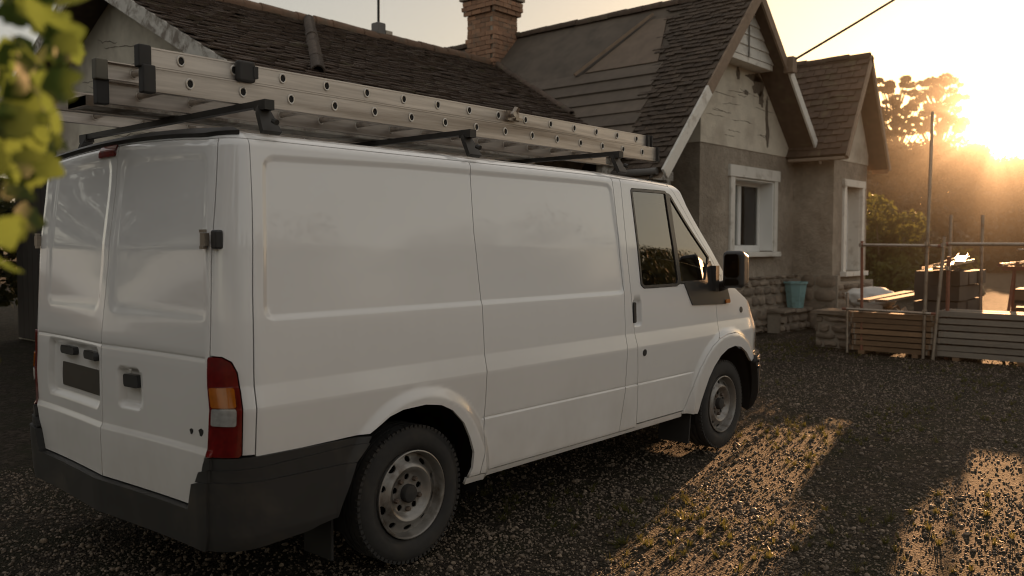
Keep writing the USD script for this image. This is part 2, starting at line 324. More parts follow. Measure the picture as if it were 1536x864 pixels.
# weatherboarded tip of the gable
tz = 4.52; tip = []
for k in range(6):
    z0 = tz + k * .17; z1 = z0 + .175
    if zl(RX - .01) < z0 + .1: break
    a, b = RX - (RZ - .10 - z0) / SL, RX + (RZ - .10 - z0) / SR; a1, b1 = RX - (RZ - .10 - z1) / SL, RX + (RZ - .10 - z1) / SR
    if a1 > b1 - .02: a1 = b1 = RX
    y_ = YB + .20; v = np.array([[a, y_ - .022, z0], [b, y_ - .022, z0], [b1, y_, z1], [a1, y_, z1], [a, y_ + .03, z0], [b, y_ + .03, z0], [b1, y_ + .03, z1], [a1, y_ + .03, z1]])
    obj('weatherboard', (v, np.array([[0, 1, 2, 3], [4, 7, 6, 5], [0, 4, 5, 1], [2, 6, 7, 3], [0, 3, 7, 4], [1, 5, 6, 2]])), M['white_wood'], house)
mb = MB(); mb.box((RX, (YB + .19 + YW) / 2, tz - .05), (1.90, YW - YB - .19, .09)); obj('soffit', mb, M['white_wood'], house)
mb = MB(); mb.box((RX + .02, YB + .168, tz + .36), (.022, .016, .74)); obj('lightning_rod', mb, M['lead_pipe'], house)
# roofs: solid slabs, then coverings
def slab(name, pts, thick, mat, **kw):
    """a roof plane: pts (4, counter-clockwise seen from above), extruded down along its normal"""
    p = np.asarray(pts, float); n = np.cross(p[1] - p[0], p[2] - p[0]); n /= np.linalg.norm(n); q = p - n * thick; k = len(p)
    v = np.vstack([p, q]); f = [[0, i, i + 1] for i in range(1, k - 1)] + [[k, k + i + 1, k + i] for i in range(1, k - 1)]
    for i in range(k): j = (i + 1) % k; f += [[i, i + k, j + k], [i, j + k, j]]
    return obj(name, (v, np.array(f)), M[mat], house, **kw)
YE = 11.5
main_l = slab('roof', [(RX, YB, RZ), (RX, YE, RZ), (7.42, YE, zl(7.42)), (7.42, YB, zl(7.42))], .10, 'roof_felt', label='main roof slope patched with felt, boards and mossy tiles')
main_r = slab('roof', [(RX, YB, RZ), (12.98, YB, zr(12.98)), (12.98, YE, zr(12.98)), (RX, YE, RZ)], .10, 'roof_tile')
za = lambda y: AZ - AS * (AY - y)
wing_r = slab('roof', [(2.08, 2.95, za(2.95)), (8.6, 2.95, za(2.95)), (9.75, AY, AZ), (2.08, AY, AZ)], .10, 'roof_tile', label='low tiled roof slope of the left wing')
slab('roof', [(2.08, AY, AZ), (9.75, AY, AZ), (9.75, 11.8, za(3.0)), (2.08, 11.8, za(3.0))], .10, 'roof_tile')
S2L, S2R = 1.62, 1.72
z2l = lambda x: R2Z - S2L * (R2X - x); z2r = lambda x: R2Z - S2R * (x - R2X)
w2_l = slab('roof', [(R2X, Y2B, R2Z), (R2X, 9, R2Z), (12.50, 9, z2l(12.50)), (12.50, Y2B, z2l(12.50))], .08, 'roof_felt', label='steep roof of the small end gable')
slab('roof', [(R2X, Y2B, R2Z), (14.80, Y2B, z2r(14.80)), (14.80, 9, z2r(14.80)), (R2X, 9, R2Z)], .08, 'roof_tile')
camp = CAM
def tiles(parent, o, du, dv, nu, nv, w, ex, mat, mask=None, most=300, jit=.006, thick=.016, half=True, name='tile'):
    """rows of overlapping tiles on a roof plane: o corner at the eave, du along the eave, dv up the slope (unit vectors)"""
    du, dv, o = map(lambda q: np.asarray(q, float), (du, dv, o)); n = np.cross(du, dv); n /= np.linalg.norm(n)
    if n[2] < 0: n = -n
    items = []
    for j in range(nv):
        for i in range(nu):
            a = (i + (.5 if half and j % 2 else 0)) * w; c = o + du * (a + w / 2) + dv * (j * ex + ex / 2)
            if mask is not None and not mask(c, i, j): continue
            items.append((np.linalg.norm(c - camp), c))
    items.sort(key=lambda q: q[0]); rest = MB(); kids = 0
    T = np.array([du, dv, n])
    for d, c in items:
        tl = R.normal(0, jit, 4); ww, hh = w * R.uniform(.94, .985) / 2, ex * .5
        loc = np.array([[-ww, -hh * 1.25, .030], [ww, -hh * 1.25, .030], [ww, hh * 1.2, .006], [-ww, hh * 1.2, .006], [-ww, -hh * 1.25, .030 - thick], [ww, -hh * 1.25, .030 - thick], [ww, hh * 1.2, -.004], [-ww, hh * 1.2, -.004]])
        loc[:, 2] += R.normal(0, jit * .6); loc[:2, 2] += tl[:2] * .7; loc[:, 1] += tl[2] * 1.4; a = tl[3] * 3; loc[:, :2] = loc[:, :2] @ np.array([[math.cos(a), math.sin(a)], [-math.sin(a), math.cos(a)]])
        v = loc @ T + c; f = np.array([[0, 1, 2, 3], [0, 4, 5, 1], [0, 3, 7, 4], [1, 5, 6, 2]])
        if np.cross(T[0], T[1]) @ T[2] < 0: f = f[:, ::-1]
        if kids < most: obj(name, (v, f), M[mat], parent); kids += 1
        else: rest.add(v, f)
    if rest.n: obj(name + '_cover', rest, M[mat], parent, kind='stuff')
u_ = np.array([0, -1, 0]); vA = np.array([0, 1, AS]) / math.hypot(1, AS)
rowsA = int(math.hypot(1, AS) * (AY - 2.9) / .135)
tiles(wing_r, (2.05, 2.92, za(2.92)), (1, 0, 0), vA, 36, rowsA, .205, .135, 'roof_tile', mask=lambda c, i, j: c[2] > zl(c[0]) - .03 and c[0] < 9.6)
vM = np.array([1, 0, SL]) / math.hypot(1, SL)
def mossy(c, i, j):      # the tiled strip next to the barge boards, ragged on its left side
    t = (c[2] - zl(7.42)) / (RZ - zl(7.42)); return c[1] < 2.75 + 1.0 * t + .12 * math.sin(j * 1.7) and c[2] > za(c[1]) - .03 if c[1] > 2.95 else True
tiles(main_l, (7.42, YB, zl(7.42)), (0, 1, 0), vM, 18, 40, .16, .106, 'roof_tile_moss', mask=mossy, most=300, jit=.007)
# boards at the foot of the slope, then the pale patch and the leaning batten
for k in range(7):
    t0 = .40 + k * .30; L0 = np.array([7.42, 0, zl(7.42)]) + vM * t0; L1 = L0 + vM * .295
    ya, yb = 3.0 + .08 * k * .5, 7.6
    n_ = np.array([-SL, 0, 1]) / math.hypot(1, SL); h = .020 + R.uniform(0, .01)
    v = np.array([[L0[0], ya, L0[2]], [L0[0], yb, L0[2]], [L1[0], yb, L1[2]], [L1[0], ya, L1[2]]]); v0 = v.copy(); v0[:2] += n_ * (h + .012); v0[2:] += n_ * h * .5
    obj('roofing_board', (np.vstack([v0, v - n_ * .01]), np.array([[0, 3, 2, 1], [0, 1, 5, 4], [1, 2, 6, 5], [2, 3, 7, 6], [3, 0, 4, 7]])), M['roof_board'], main_l)
def on_main(y, t, lift_=.0): n_ = np.array([-SL, 0, 1]) / math.hypot(1, SL); return np.array([7.42, y, zl(7.42)]) + vM * t + n_ * lift_
pt = [on_main(4.75, 2.52, .026), on_main(3.35, 2.52, .026), on_main(3.7, 3.75, .026), on_main(4.02, 3.80, .026)]
pt = np.array(pt); n_ = np.array([-SL, 0, 1]) / math.hypot(1, SL)
obj('roof_patch', (np.vstack([pt, pt - n_ * .02]), np.array([[0, 1, 2, 3], [0, 4, 5, 1], [1, 5, 6, 2], [2, 6, 7, 3], [3, 7, 4, 0]])), M['roof_patch'], main_l)
obj('batten', MB().bar(on_main(4.02, 3.9, .06), on_main(4.92, 2.45, .06), .075, .05), M['weathered_wood'], main_l)
v2 = np.array([1, 0, S2L]) / math.hypot(1, S2L)
tiles(w2_l, (12.50, Y2B, z2l(12.50)), (0, 1, 0), v2, 12, 15, .22, .145, 'roof_tile', most=180)
# ridges
def ridge(a, b, n, r_, name='ridge_tile', mat='ridge_tile', parent=house):
    a = np.asarray(a, float); b = np.asarray(b, float); d, s, u = frame_of(b - a); L = np.linalg.norm(b - a) / n; th = np.linspace(-.35, PI + .35, 9)
    for k in range(n):
        c = a + d * L * k + R.normal(0, .006, 3); e = c + d * L * 1.04; rr0, rr1 = r_ * 1.04, r_ * .95
        ring = lambda p, q: p + q * (np.cos(th)[:, None] * s + np.sin(th)[:, None] * u)
        v = np.vstack([ring(c, rr0), ring(e, rr1), ring(c, rr0 - .018), ring(e, rr1 - .018)]); g = np.arange(8)
        f = np.vstack([np.stack([g, g + 9, g + 10, g + 1], 1), np.stack([g + 18, g + 19, g + 28, g + 27], 1), np.stack([g, g + 1, g + 19, g + 18], 1), np.stack([g + 9, g + 27, g + 28, g + 10], 1)])
        obj(name, (v, f), M[mat], parent, smooth=40)
ridge((RX, YB - .02, RZ + .0), (RX, YE, RZ), 26, .085, mat='roof_tile')
ridge((2.08, AY, AZ), (9.7, AY, AZ), 24, .10)
ridge((5.45, AY - .06, AZ + .0), (3.30, 4.20, za(4.20) + .01), 16, .085, 'hip_tile', 'roof_tile_moss', wing_r)
ridge((R2X, Y2B, R2Z), (R2X, 8, R2Z), 16, .07, mat='roof_tile')
ridge((9.72, AY - .1, AZ), (8.35, 4.45, za(4.45) + .02), 11, .06, 'valley_tile', 'roof_tile', wing_r)
# barge boards
def barge(a, b, w, mat, label=None, t=.035):
    a = np.asarray(a, float); b = np.asarray(b, float); d = (b - a) / np.linalg.norm(b - a); dn = np.array([-d[2], 0, d[0]]) if abs(d[1]) < .5 else None
    dn = dn if dn[2] < 0 else -dn
    o = np.array([0, -t, 0]); v = np.array([a, b, b + dn * w, a + dn * w]); v = np.vstack([v, v + o])
    f = np.array([[0, 1, 2, 3], [4, 7, 6, 5], [0, 4, 5, 1], [1, 5, 6, 2], [2, 6, 7, 3], [3, 7, 4, 0]])
    tm = trimesh.Trimesh(v, np.vstack([f[:, [0, 1, 2]], f[:, [0, 2, 3]]]), process=False); tm.fix_normals()
    return obj('barge_board', tm, M[mat], house, label=label)
pl_ = lambda x, o=.0: (x, YB - .003, zl(x) + o); pr_ = lambda x, o=.0: (x, YB - .003, zr(x) + o)
barge(pl_(8.62), pl_(RX), .17, 'weathered_wood', 'bare weathered upper barge board')
barge(pl_(7.40), pl_(8.615), .17, 'white_wood', 'white painted lower barge board')
barge(pr_(RX + .005), pr_(11.42), .15, 'weathered_wood', 'bare weathered barge board right of the peak')
barge((11.42, YB - .008, zr(11.42) + .06), (12.98, YB - .008, zr(12.98) + .02), .15, 'white_wood', 'white painted barge board above the side wall')
mb = MB(); mb.box((11.40, YB - .05, zr(11.40) - .02), (.16, .16, .26)); obj('barge_bracket', mb, M['weathered_wood'], house)
for k in range(9):   # soffit boards of the right verge
    x0 = 11.35 + k * .178; x1 = x0 + .172; y0, y1 = YB + .01, YW - .02
    v = np.array([[x0, y0, zr(x0) - .115], [x1, y0, zr(x1) - .115], [x1, y1, zr(x1) - .115], [x0, y1, zr(x0) - .115]]); v = np.vstack([v, v - [0, 0, .02]])
    obj('soffit_board', (v, np.array([[0, 1, 2, 3], [4, 7, 6, 5], [0, 4, 5, 1], [1, 5, 6, 2], [2, 6, 7, 3], [3, 7, 4, 0]])), M['soffit_wood'], house)
mb = MB(); q = np.array([[7.42, YB + .01, zl(7.42) - .12], [9.33, YB + .01, zl(9.33) - .12], [9.33, YW + .3, zl(9.33) - .12], [7.42, YW + .3, zl(7.42) - .12]]); mb.add(np.vstack([q, q - [0, 0, .015]]), np.array([[0, 1, 2, 3], [4, 7, 6, 5], [0, 4, 5, 1], [1, 5, 6, 2], [2, 6, 7, 3], [3, 7, 4, 0]])); obj('soffit', mb, M['soffit_wood'], house)
# window of the main gable
win = obj('window', MB().box((wx0 + .045, YW + .27, (wz0 + wz1) / 2), (.09, .07, wz1 - wz0)).box((wx1 - .045, YW + .27, (wz0 + wz1) / 2), (.09, .07, wz1 - wz0)).box(((wx0 + wx1) / 2, YW + .27, wz1 - .045), (wx1 - wx0 - .184, .07, .09)).box(((wx0 + wx1) / 2, YW + .27, wz0 + .06), (wx1 - wx0 - .184, .07, .12)).box((wx0 + .70, YW + .265, (wz0 + wz1) / 2 + .015), (.10, .066, wz1 - wz0 - .224)), M['upvc_white'], house, label='white framed two-light window in a deep white reveal')
obj('window_pane', MB().box((wx0 + .37, YW + .262, (wz0 + wz1) / 2 + .015), (.555, .006, wz1 - wz0 - .225)), M['house_glass'], win)
obj('window_pane', MB().box((wx0 + 1.09, YW + .262, (wz0 + wz1) / 2 + .015), (.68, .006, wz1 - wz0 - .225)), M['house_glass'], win)
cx = np.linspace(wx0 + .72, wx1 - .08, 60); cy = YW + .315 + .02 * np.sin(np.linspace(0, 40, 60))
v = np.vstack([np.stack([cx, cy, np.full(60, wz0 + .1)], 1), np.stack([cx, cy, np.full(60, wz1 - .08)], 1)]); g = np.arange(59)
obj('curtain', (v, np.stack([g, g + 1, g + 61, g + 60], 1)), M['curtain'], win, smooth=True)
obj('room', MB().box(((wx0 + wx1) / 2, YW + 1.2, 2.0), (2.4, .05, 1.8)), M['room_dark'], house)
for nm, c, d in (('reveal', (wx0 + .012, YW + .115, (wz0 + wz1) / 2), (.024, .24, wz1 - wz0 - .05)), ('reveal', (wx1 - .012, YW + .115, (wz0 + wz1) / 2), (.024, .24, wz1 - wz0 - .05)), ('reveal', ((wx0 + wx1) / 2, YW + .115, wz1 - .012), (wx1 - wx0, .24, .024))):
    obj(nm, MB().box(c, d), M['upvc_white'], house)
for nm, c, d in (('window_trim', (wx0 - .075, YW - .012, (wz0 + wz1) / 2 + .01), (.15, .05, wz1 - wz0 + .0)), ('window_trim', (wx1 + .065, YW - .012, (wz0 + wz1) / 2 + .01), (.13, .05, wz1 - wz0)), ('lintel', ((wx0 + wx1) / 2, YW - .015, wz1 + .105), (wx1 - wx0 + .40, .07, .19))):
    obj(nm, MB().add(rbox(d, .006, c, 8)), M['white_wood'], house, smooth=30)
obj('window_sill', MB().add(rbox((1.30, .36, .085), .012, (wx1 - .55, YW + .05, wz0 - .035), 8)), M['white_wood'], house, smooth=30)
# end gable
obj('wall', prism(Polygon([(W2Y, 0), (YW, 0), (YW, 3.05), (W2Y, 3.05)]), W2X, W2X + .28, 'yz'), M['rough_render'], house, label='grey side wall of the end gable')
obj('wall', prism(Polygon([(W2Y - .01, 3.05), (YW, 3.05), (YW, 3.45), (W2Y - .01, 3.45)]), W2X - .012, W2X + .268, 'yz'), M['cream_render'], house)
nx0, nx1, nz0, nz1 = 13.40, 14.22, 1.02, 2.58
obj('wall', prism(Polygon([(W2X + .28, 0), (14.56, 0), (14.56, 3.05), (W2X + .28, 3.05)]).difference(sbox(nx0, nz0, nx1, nz1)), W2Y, W2Y + .30, 'xz'), M['rough_render'], house, label='grey gable wall round the tall narrow window')
obj('wall', prism(Polygon([(14.26, 0), (14.56, 0), (14.56, 3.0), (14.26, 3.0)]).buffer(0), W2Y + .31, 9, 'xz'), M['rough_render'], house)
obj('gable_wall', prism(Polygon([(W2X - .012, 3.05), (14.568, 3.05), (14.568, z2r(14.568) - .06), (R2X, R2Z - .09), (W2X - .012, z2l(W2X) - .06)]), W2Y - .012, W2Y + .26, 'xz'), M['cream_render'], house, label='cream tip of the end gable')
for nm, c, d in (('window_trim', (nx0 - .06, W2Y - .015, (nz0 + nz1) / 2), (.13, .06, nz1 - nz0 + .02)), ('window_trim', (nx1 + .06, W2Y - .015, (nz0 + nz1) / 2), (.13, .06, nz1 - nz0 + .02)), ('lintel', ((nx0 + nx1) / 2, W2Y - .018, nz1 + .075), (nx1 - nx0 + .28, .07, .13)), ('window_sill', ((nx0 + nx1) / 2, W2Y - .04, nz0 - .05), (nx1 - nx0 + .34, .16, .085)),
                 ('reveal', (nx0 + .012, W2Y + .12, (nz0 + nz1) / 2), (.024, .22, nz1 - nz0)), ('reveal', (nx1 - .012, W2Y + .12, (nz0 + nz1) / 2), (.024, .22, nz1 - nz0))):
    obj(nm, MB().add(rbox(d, .006, c, 8)), M['white_wood'], house, smooth=30)
w2 = obj('window', MB().box((nx0 + .05, W2Y + .25, (nz0 + nz1) / 2), (.09, .06, nz1 - nz0)).box((nx1 - .05, W2Y + .25, (nz0 + nz1) / 2), (.09, .06, nz1 - nz0)).box(((nx0 + nx1) / 2, W2Y + .25, nz1 - .05), (nx1 - nx0 - .19, .06, .09)).box(((nx0 + nx1) / 2, W2Y + .25, nz0 + .05), (nx1 - nx0 - .19, .06, .09)), M['upvc_white'], house, label='tall narrow white window of the end gable')
obj('window_pane', MB().box(((nx0 + nx1) / 2, W2Y + .24, (nz0 + nz1) / 2), (nx1 - nx0 - .18, .006, nz1 - nz0 - .18)), M['house_glass'], w2)
obj('curtain', MB().box((nx1 - .25, W2Y + .29, (nz0 + nz1) / 2), (.4, .02, nz1 - nz0 - .1)), M['curtain'], w2)
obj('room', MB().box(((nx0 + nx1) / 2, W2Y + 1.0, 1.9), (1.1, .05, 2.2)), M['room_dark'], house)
q2 = lambda x: (x, Y2B - .003, z2l(x)); q3 = lambda x: (x, Y2B - .003, z2r(x))
barge(q2(12.48), q2(R2X), .09, 'soffit_wood'); barge(q3(R2X + .004), q3(14.82), .09, 'soffit_wood')
for k in range(10):
    t0, t1 = R2X + .06 + k * .108, R2X + .06 + k * .108 + .104; v = np.array([[t0, Y2B + .01, z2r(t0) - .10], [t1, Y2B + .01, z2r(t1) - .10], [t1, W2Y - .02, z2r(t1) - .10], [t0, W2Y - .02, z2r(t0) - .10]]); v = np.vstack([v, v - [0, 0, .02]])
    obj('soffit_board', (v, np.array([[0, 1, 2, 3], [4, 7, 6, 5], [0, 4, 5, 1], [1, 5, 6, 2], [2, 6, 7, 3], [3, 7, 4, 0]])), M['soffit_wood'], house)
obj('eave_board', MB().box((12.55, (Y2B + YW) / 2 - .02, z2l(12.50) - .06), (.16, YW - Y2B - .06, .05)), M['soffit_wood'], house)
# stone base: coursed rubble, each stone its own piece
plinth = obj('stone_base', MB().box(((9.5 + W2X) / 2, YW - .06, .48), (W2X - 9.5 - .02, .14, .96)).box((W2X - .07, (W2Y + YW) / 2 - .12, .48), (.14, YW - W2Y + .06, .96)).box(((W2X + 14.6) / 2, W2Y - .07, .42), (14.6 - W2X, .14, .84)), M['mortar'], house)
def stones(x0, x1, z0, z1, put, hmin=.09, hmax=.28):
    z = z0
    while z < z1 - .05:
        h = min(R.uniform(hmin, hmax), z1 - z); x = x0
        while x < x1 - .04:
            w = min(R.uniform(.16, .46), x1 - x); c, d = (x + w / 2, z + h / 2), (w - .022, h - .022)
            a = np.linspace(0, 2 * PI, 9)[:-1] + .39; k = np.stack([np.cos(a), np.sin(a)], 1) * R.uniform(.82, 1.12, (8, 1)); k = np.clip(k * 1.5, -1, 1)
            f0 = np.concatenate([k * .5 * d + c, np.full((8, 1), 0.)], 1); f1 = np.concatenate([k * .40 * d + c, R.uniform(.022, .058, (8, 1))], 1); fc = np.array([[*c, R.uniform(.04, .07)]])
            v = np.vstack([f0, f1, fc]); g = np.arange(8); n_ = (g + 1) % 8
            f = np.vstack([np.stack([g, n_, n_ + 8], 1), np.stack([g, n_ + 8, g + 8], 1), np.stack([g + 8, n_ + 8, np.full(8, 16)], 1)])
            v, f = put(v, f); obj('stone', (v, f), M['stone'], plinth, smooth=50); x += w
        z += h
stones(9.6, W2X - .1, 0, .98, lambda v, f: (np.stack([v[:, 0], YW - .128 - v[:, 2], v[:, 1]], 1), f))
stones(W2Y - .14, YW - .1, 0, .98, lambda v, f: (np.stack([W2X - .138 - v[:, 2], v[:, 0], v[:, 1]], 1), f[:, ::-1]))
stones(W2X - .1, 14.5, 0, .84, lambda v, f: (np.stack([v[:, 0], W2Y - .138 - v[:, 2], v[:, 1]], 1), f))
# low stone ledge with the bucket on it
ledge = thing('stone_ledge', 'low rough stone ledge along the foot of the house wall, under the teal bucket', 'ledge')
lx0, lx1, ly0, ly1, lz = 11.4, W2X - .22, 2.20, 2.54, .37
obj('core', MB().box(((lx0 + lx1) / 2, (ly0 + ly1) / 2 + .04, lz / 2 - .02), (lx1 - lx0 - .1, ly1 - ly0 - .1, lz - .02)), M['mortar'], ledge)
plinth = ledge
stones(lx0, lx1, 0, lz - .02, lambda v, f: (np.stack([v[:, 0], ly0 + .085 - v[:, 2], v[:, 1]], 1), f), .11, .17)
x = lx0
while x < lx1 - .05:
    w = min(R.uniform(.25, .5), lx1 - x); obj('cap_stone', MB().box((x + w / 2, (ly0 + ly1) / 2 + .01, lz - .005), (w - .02, .36, .05), jit=.012), M['stone'], ledge); x += w
bk = thing('bucket', 'teal plastic planter bucket on the stone ledge beneath the house wall', 'bucket', (12.22, 2.36, lz + .022))
n8 = 8; a = (np.arange(n8) + .5) / n8 * 2 * PI
prof = [(.0, 0), (.145, 0), (.205, .43), (.225, .43), (.225, .465), (.200, .465), (.142, .03), (.0, .03)]
v, f = lathe(prof, 'z', 8); obj('tub', (v, f), M['teal_plastic'], bk)
hd = np.linspace(0, PI, 13); obj('handle', MB().tube(np.stack([.215 * np.cos(hd), .05 * np.sin(hd), .46 + .045 * np.sin(hd)], 1), .006, 6), M['lead_pipe'], bk, smooth=50)
# left wing walls, gable end and its barge boards
wall('wall', Polygon([(2.55, 0), (9.3, 0), (9.3, 3.05), (2.55, 3.05)]), 3.6, 3.9, 'xz', 'rough_render')
obj('gable_wall', prism(Polygon([(3.6, 0), (11.2, 0), (11.2, 3.0), (AY, AZ - .12), (3.6, za(3.6) - .12)]), 2.55, 2.85, 'yz'), M['cream_render'], house, label='cream gable end of the left wing, stained and cracked')
mb = MB()
for _ in range(26):
    a = R.uniform(4.4, 8.0); crack(mb, (a, R.uniform(2.9, 3.3 + .3 * (a - 4.4))), R.uniform(.5, 1.5), .016, lambda a, z: (2.548, a, z), 12)
obj('render_crack', mb, M['bare_patch'], house, kind='stuff')
def rake(y0, y1, w, x, mat, label=None, off=0.):
    z0, z1 = (za(y) if y <= AY else za(2 * AY - y) for y in (y0, y1)); v = np.array([[x, y0, z0 + off], [x, y1, z1 + off], [x, y1, z1 + off - w], [x, y0, z0 + off - w]]); v = np.vstack([v, v - [.035, 0, 0]])
    t = trimesh.Trimesh(v, [[0, 1, 2], [0, 2, 3], [4, 6, 5], [4, 7, 6], [0, 4, 5], [0, 5, 1], [1, 5, 6], [1, 6, 2], [2, 6, 7], [2, 7, 3], [3, 7, 4], [3, 4, 0]], process=False); t.fix_normals(); obj('barge_board', t, M[mat], house, label=label)
rake(2.93, AY - .005, .20, 2.076, 'worn_white_wood', 'peeling white barge board of the left wing'); rake(AY + .005, 11.8, .20, 2.076, 'worn_white_wood')
for k in range(14):
    y0 = 3.0 + k * .31; y1 = y0 + .30; v = np.array([[2.10, y0, za(y0) - .115], [2.54, y0, za(y0) - .115], [2.54, y1, za(y1) - .115], [2.10, y1, za(y1) - .115]]); v = np.vstack([v, v - [0, 0, .02]])
    obj('soffit_board', (v, np.array([[0, 1, 2, 3], [4, 7, 6, 5], [0, 4, 5, 1], [1, 5, 6, 2], [2, 6, 7, 3], [3, 7, 4, 0]])), M['soffit_wood'], house)
obj('gutter', MB().tube([(2.1, 2.90, za(2.95) - .05), (8.62, 2.90, za(2.95) - .06)], .055, 12), M['lead_pipe'], house, smooth=50)
obj('fascia', MB().box((5.3, 2.985, za(2.95) - .15), (6.4, .03, .18)), M['worn_white_wood'], house)
dd = obj('shed_door', MB().box((2.52, 7.60, 1.38), (.05, 6.9, 2.7)), M['dark_door'], house, label='dark double door in the left gable end')
for k in range(34): obj('door_board', MB().box((2.485, 4.25 + k * .2, 1.38), (.022, .188, 2.66)), M['dark_door'], dd)
obj('downpipe', MB().tube([(2.42, 9.35, 3.4), (2.42, 9.35, .05)], .05, 10), M['lead_pipe'], house, smooth=50)
# porch post and beam beside the gable
obj('porch_post', MB().box((8.9, 3.05, 1.25), (.12, .12, 2.5)), M['worn_white_wood'], house)
obj('porch_beam', MB().box((8.1, 3.05, 2.56), (1.9, .10, .14)), M['worn_white_wood'], house)
obj('gutter', MB().tube([(7.40, 2.28, zl(7.42) - .04), (7.40, 3.4, zl(7.42) - .05)], .05, 12).tube([(7.40, 2.34, zl(7.42) - .06), (7.52, 2.5, zl(7.42) - .22), (8.85, 2.98, zl(7.42) - .30)], .032, 10), M['lead_pipe'], house, smooth=50)
# chimney of single bricks
CY = 7.60
ch = obj('chimney', MB().box((9.95, CY, 5.30), (.64, .70, 1.92)), M['mortar'], house)
bw, bh, cr = .235, .078, .088
for j in range(17):
    z = 4.76 + j * cr
    wid = .05 if j > 14 else .025 if j > 13 else (.0 if j < 10 else -.03)
    for i in range(4):
        y = CY - .37 - wid + .10 + i * .245 - (.12 if j % 2 else 0)
        lo, hi = max(y, CY - .385 - wid), min(y + bw, CY + .385 + wid)
        if hi - lo > .05: obj('brick', MB().box((9.95 - .335 - wid, (lo + hi) / 2, z), (.05, hi - lo, bh), jit=.004), M['brick'], ch)
    for i in range(4):
        x = 9.95 - .36 - wid + i * .245 - (.12 if j % 2 == 0 else 0); lo, hi = max(x, 9.95 - .36 - wid), min(x + bw, 9.95 + .36 + wid)
        if hi - lo > .05: obj('brick', MB().box(((lo + hi) / 2, CY - .365 - wid, z), (hi - lo, .05, bh), jit=.004), M['brick'], ch)
    for i in range(3):
        y = CY - .245 + i * .245
        obj('brick', MB().box((9.95 + .335 + wid, y, z), (.05, bw * .98, bh), jit=.004), M['brick'], ch)
obj('chimney_cap', MB().add(rbox((.90, .94, .08), .015, (9.95, CY, 6.275), 8)), M['mortar'], ch, smooth=30)
obj('chimney_pot', (lambda q: (q[0] + [9.95, CY, -.30], q[1]))(lathe([(.13, 6.60), (.14, 6.64), (.11, 6.69), (.10, 7.1), (.12, 7.14), (.09, 7.14), (.08, 6.65)], 'z', 20)), M['ridge_tile'], ch, smooth=40)
# mast and wires
mast = thing('aerial_mast', 'thin dark mast standing on the ridge of the low roof', 'mast', (6.90, AY, AZ))
obj('pole', MB().tube([(0, 0, .05), (.01, 0, 1.9)], .022, 8), M['cable_black'], mast, smooth=50); obj('mount', MB().add(rbox((.18, .18, .20), .02, (0, 0, .14), 8)), M['lead_pipe'], mast, smooth=30); obj('bracket', MB().box((.17, -.03, .10), (.14, .10, .06)), M['galvanised'], mast)
def wire(name, label, a, b, sag, r_):
    t = np.linspace(0, 1, 25)[:, None]; p = np.asarray(a) * (1 - t) + np.asarray(b) * t; p[:, 2] -= (sag * 4 * t * (1 - t))[:, 0]
    return obj(name, MB().tube(p, r_, 6), M['cable_black'], None, smooth=60, label=label, category='cable')
wire('power_cable', 'thick black supply cable rising from the bracket beside the gable', (11.42, YB - .10, zr(11.40) + .06), (15.9, -1.6, 8.2), .05, .022)
wire('telephone_wire', 'thin slack wire running to the chimney top', (9.6, 7.3, 6.35), (3.5, 9.6, 7.4), .25, .010)
# ------------------------------------------------------------------ hill, trees and bushes beyond the yard
hx = np.concatenate([np.linspace(30, 120, 34), np.linspace(126, 420, 36)]); hy = np.linspace(-330, 330, 110)
X, Y = np.meshgrid(hx, hy, indexing='ij')
def hill_z(x, y):
    d = sst_((x - 34) / 150); e = sst_((x - 60) / 120)
    return -.35 + d * 8.2 + e * (1.4 * np.sin(y * .021 + .4) + .9 * np.sin(y * .06 + 2)) + 4.5 * (meshkit.fbm(np.stack([x * .035, y * .035, 0 * x], -1), 5, 5) - .5) * d
def sst_(t): t = np.clip(t, 0, 1); return t * t * (3 - 2 * t)
V = np.stack([X, Y, hill_z(X, Y)], -1).reshape(-1, 3); g = np.arange(len(V)).reshape(X.shape)
obj('hill', (V, np.stack([g[:-1, :-1], g[1:, :-1], g[1:, 1:], g[:-1, 1:]], -1).reshape(-1, 4)), M['hill_ground'], None, smooth=True, kind='structure', label='scrubby hillside rising beyond the yard')
def leaf_cloud(centers, radii, n, size, rg, flat=.7):
    """n small leaf faces scattered through clumps"""
    k = rg.choice(len(centers), n, p=radii ** 2 / np.sum(radii ** 2)); d = rg.normal(size=(n, 3)); d /= np.linalg.norm(d, axis=1, keepdims=True); r_ = rg.uniform(.35, 1.05, n) ** .6
    c = centers[k] + d * (radii[k] * r_)[:, None] * [1, 1, flat]; a = rg.normal(size=(n, 3)); a /= np.linalg.norm(a, axis=1, keepdims=True); b = np.cross(a, rg.normal(size=(n, 3))); b /= np.linalg.norm(b, axis=1, keepdims=True)
    s = size * rg.uniform(.6, 1.4, n)[:, None]
    v = np.stack([c - a * s, c + b * s * .5, c + a * s, c - b * s * .5], 1).reshape(-1, 3); i = np.arange(n)[:, None] * 4
    return v, np.vstack([i + [0, 1, 2], i + [0, 2, 3]])
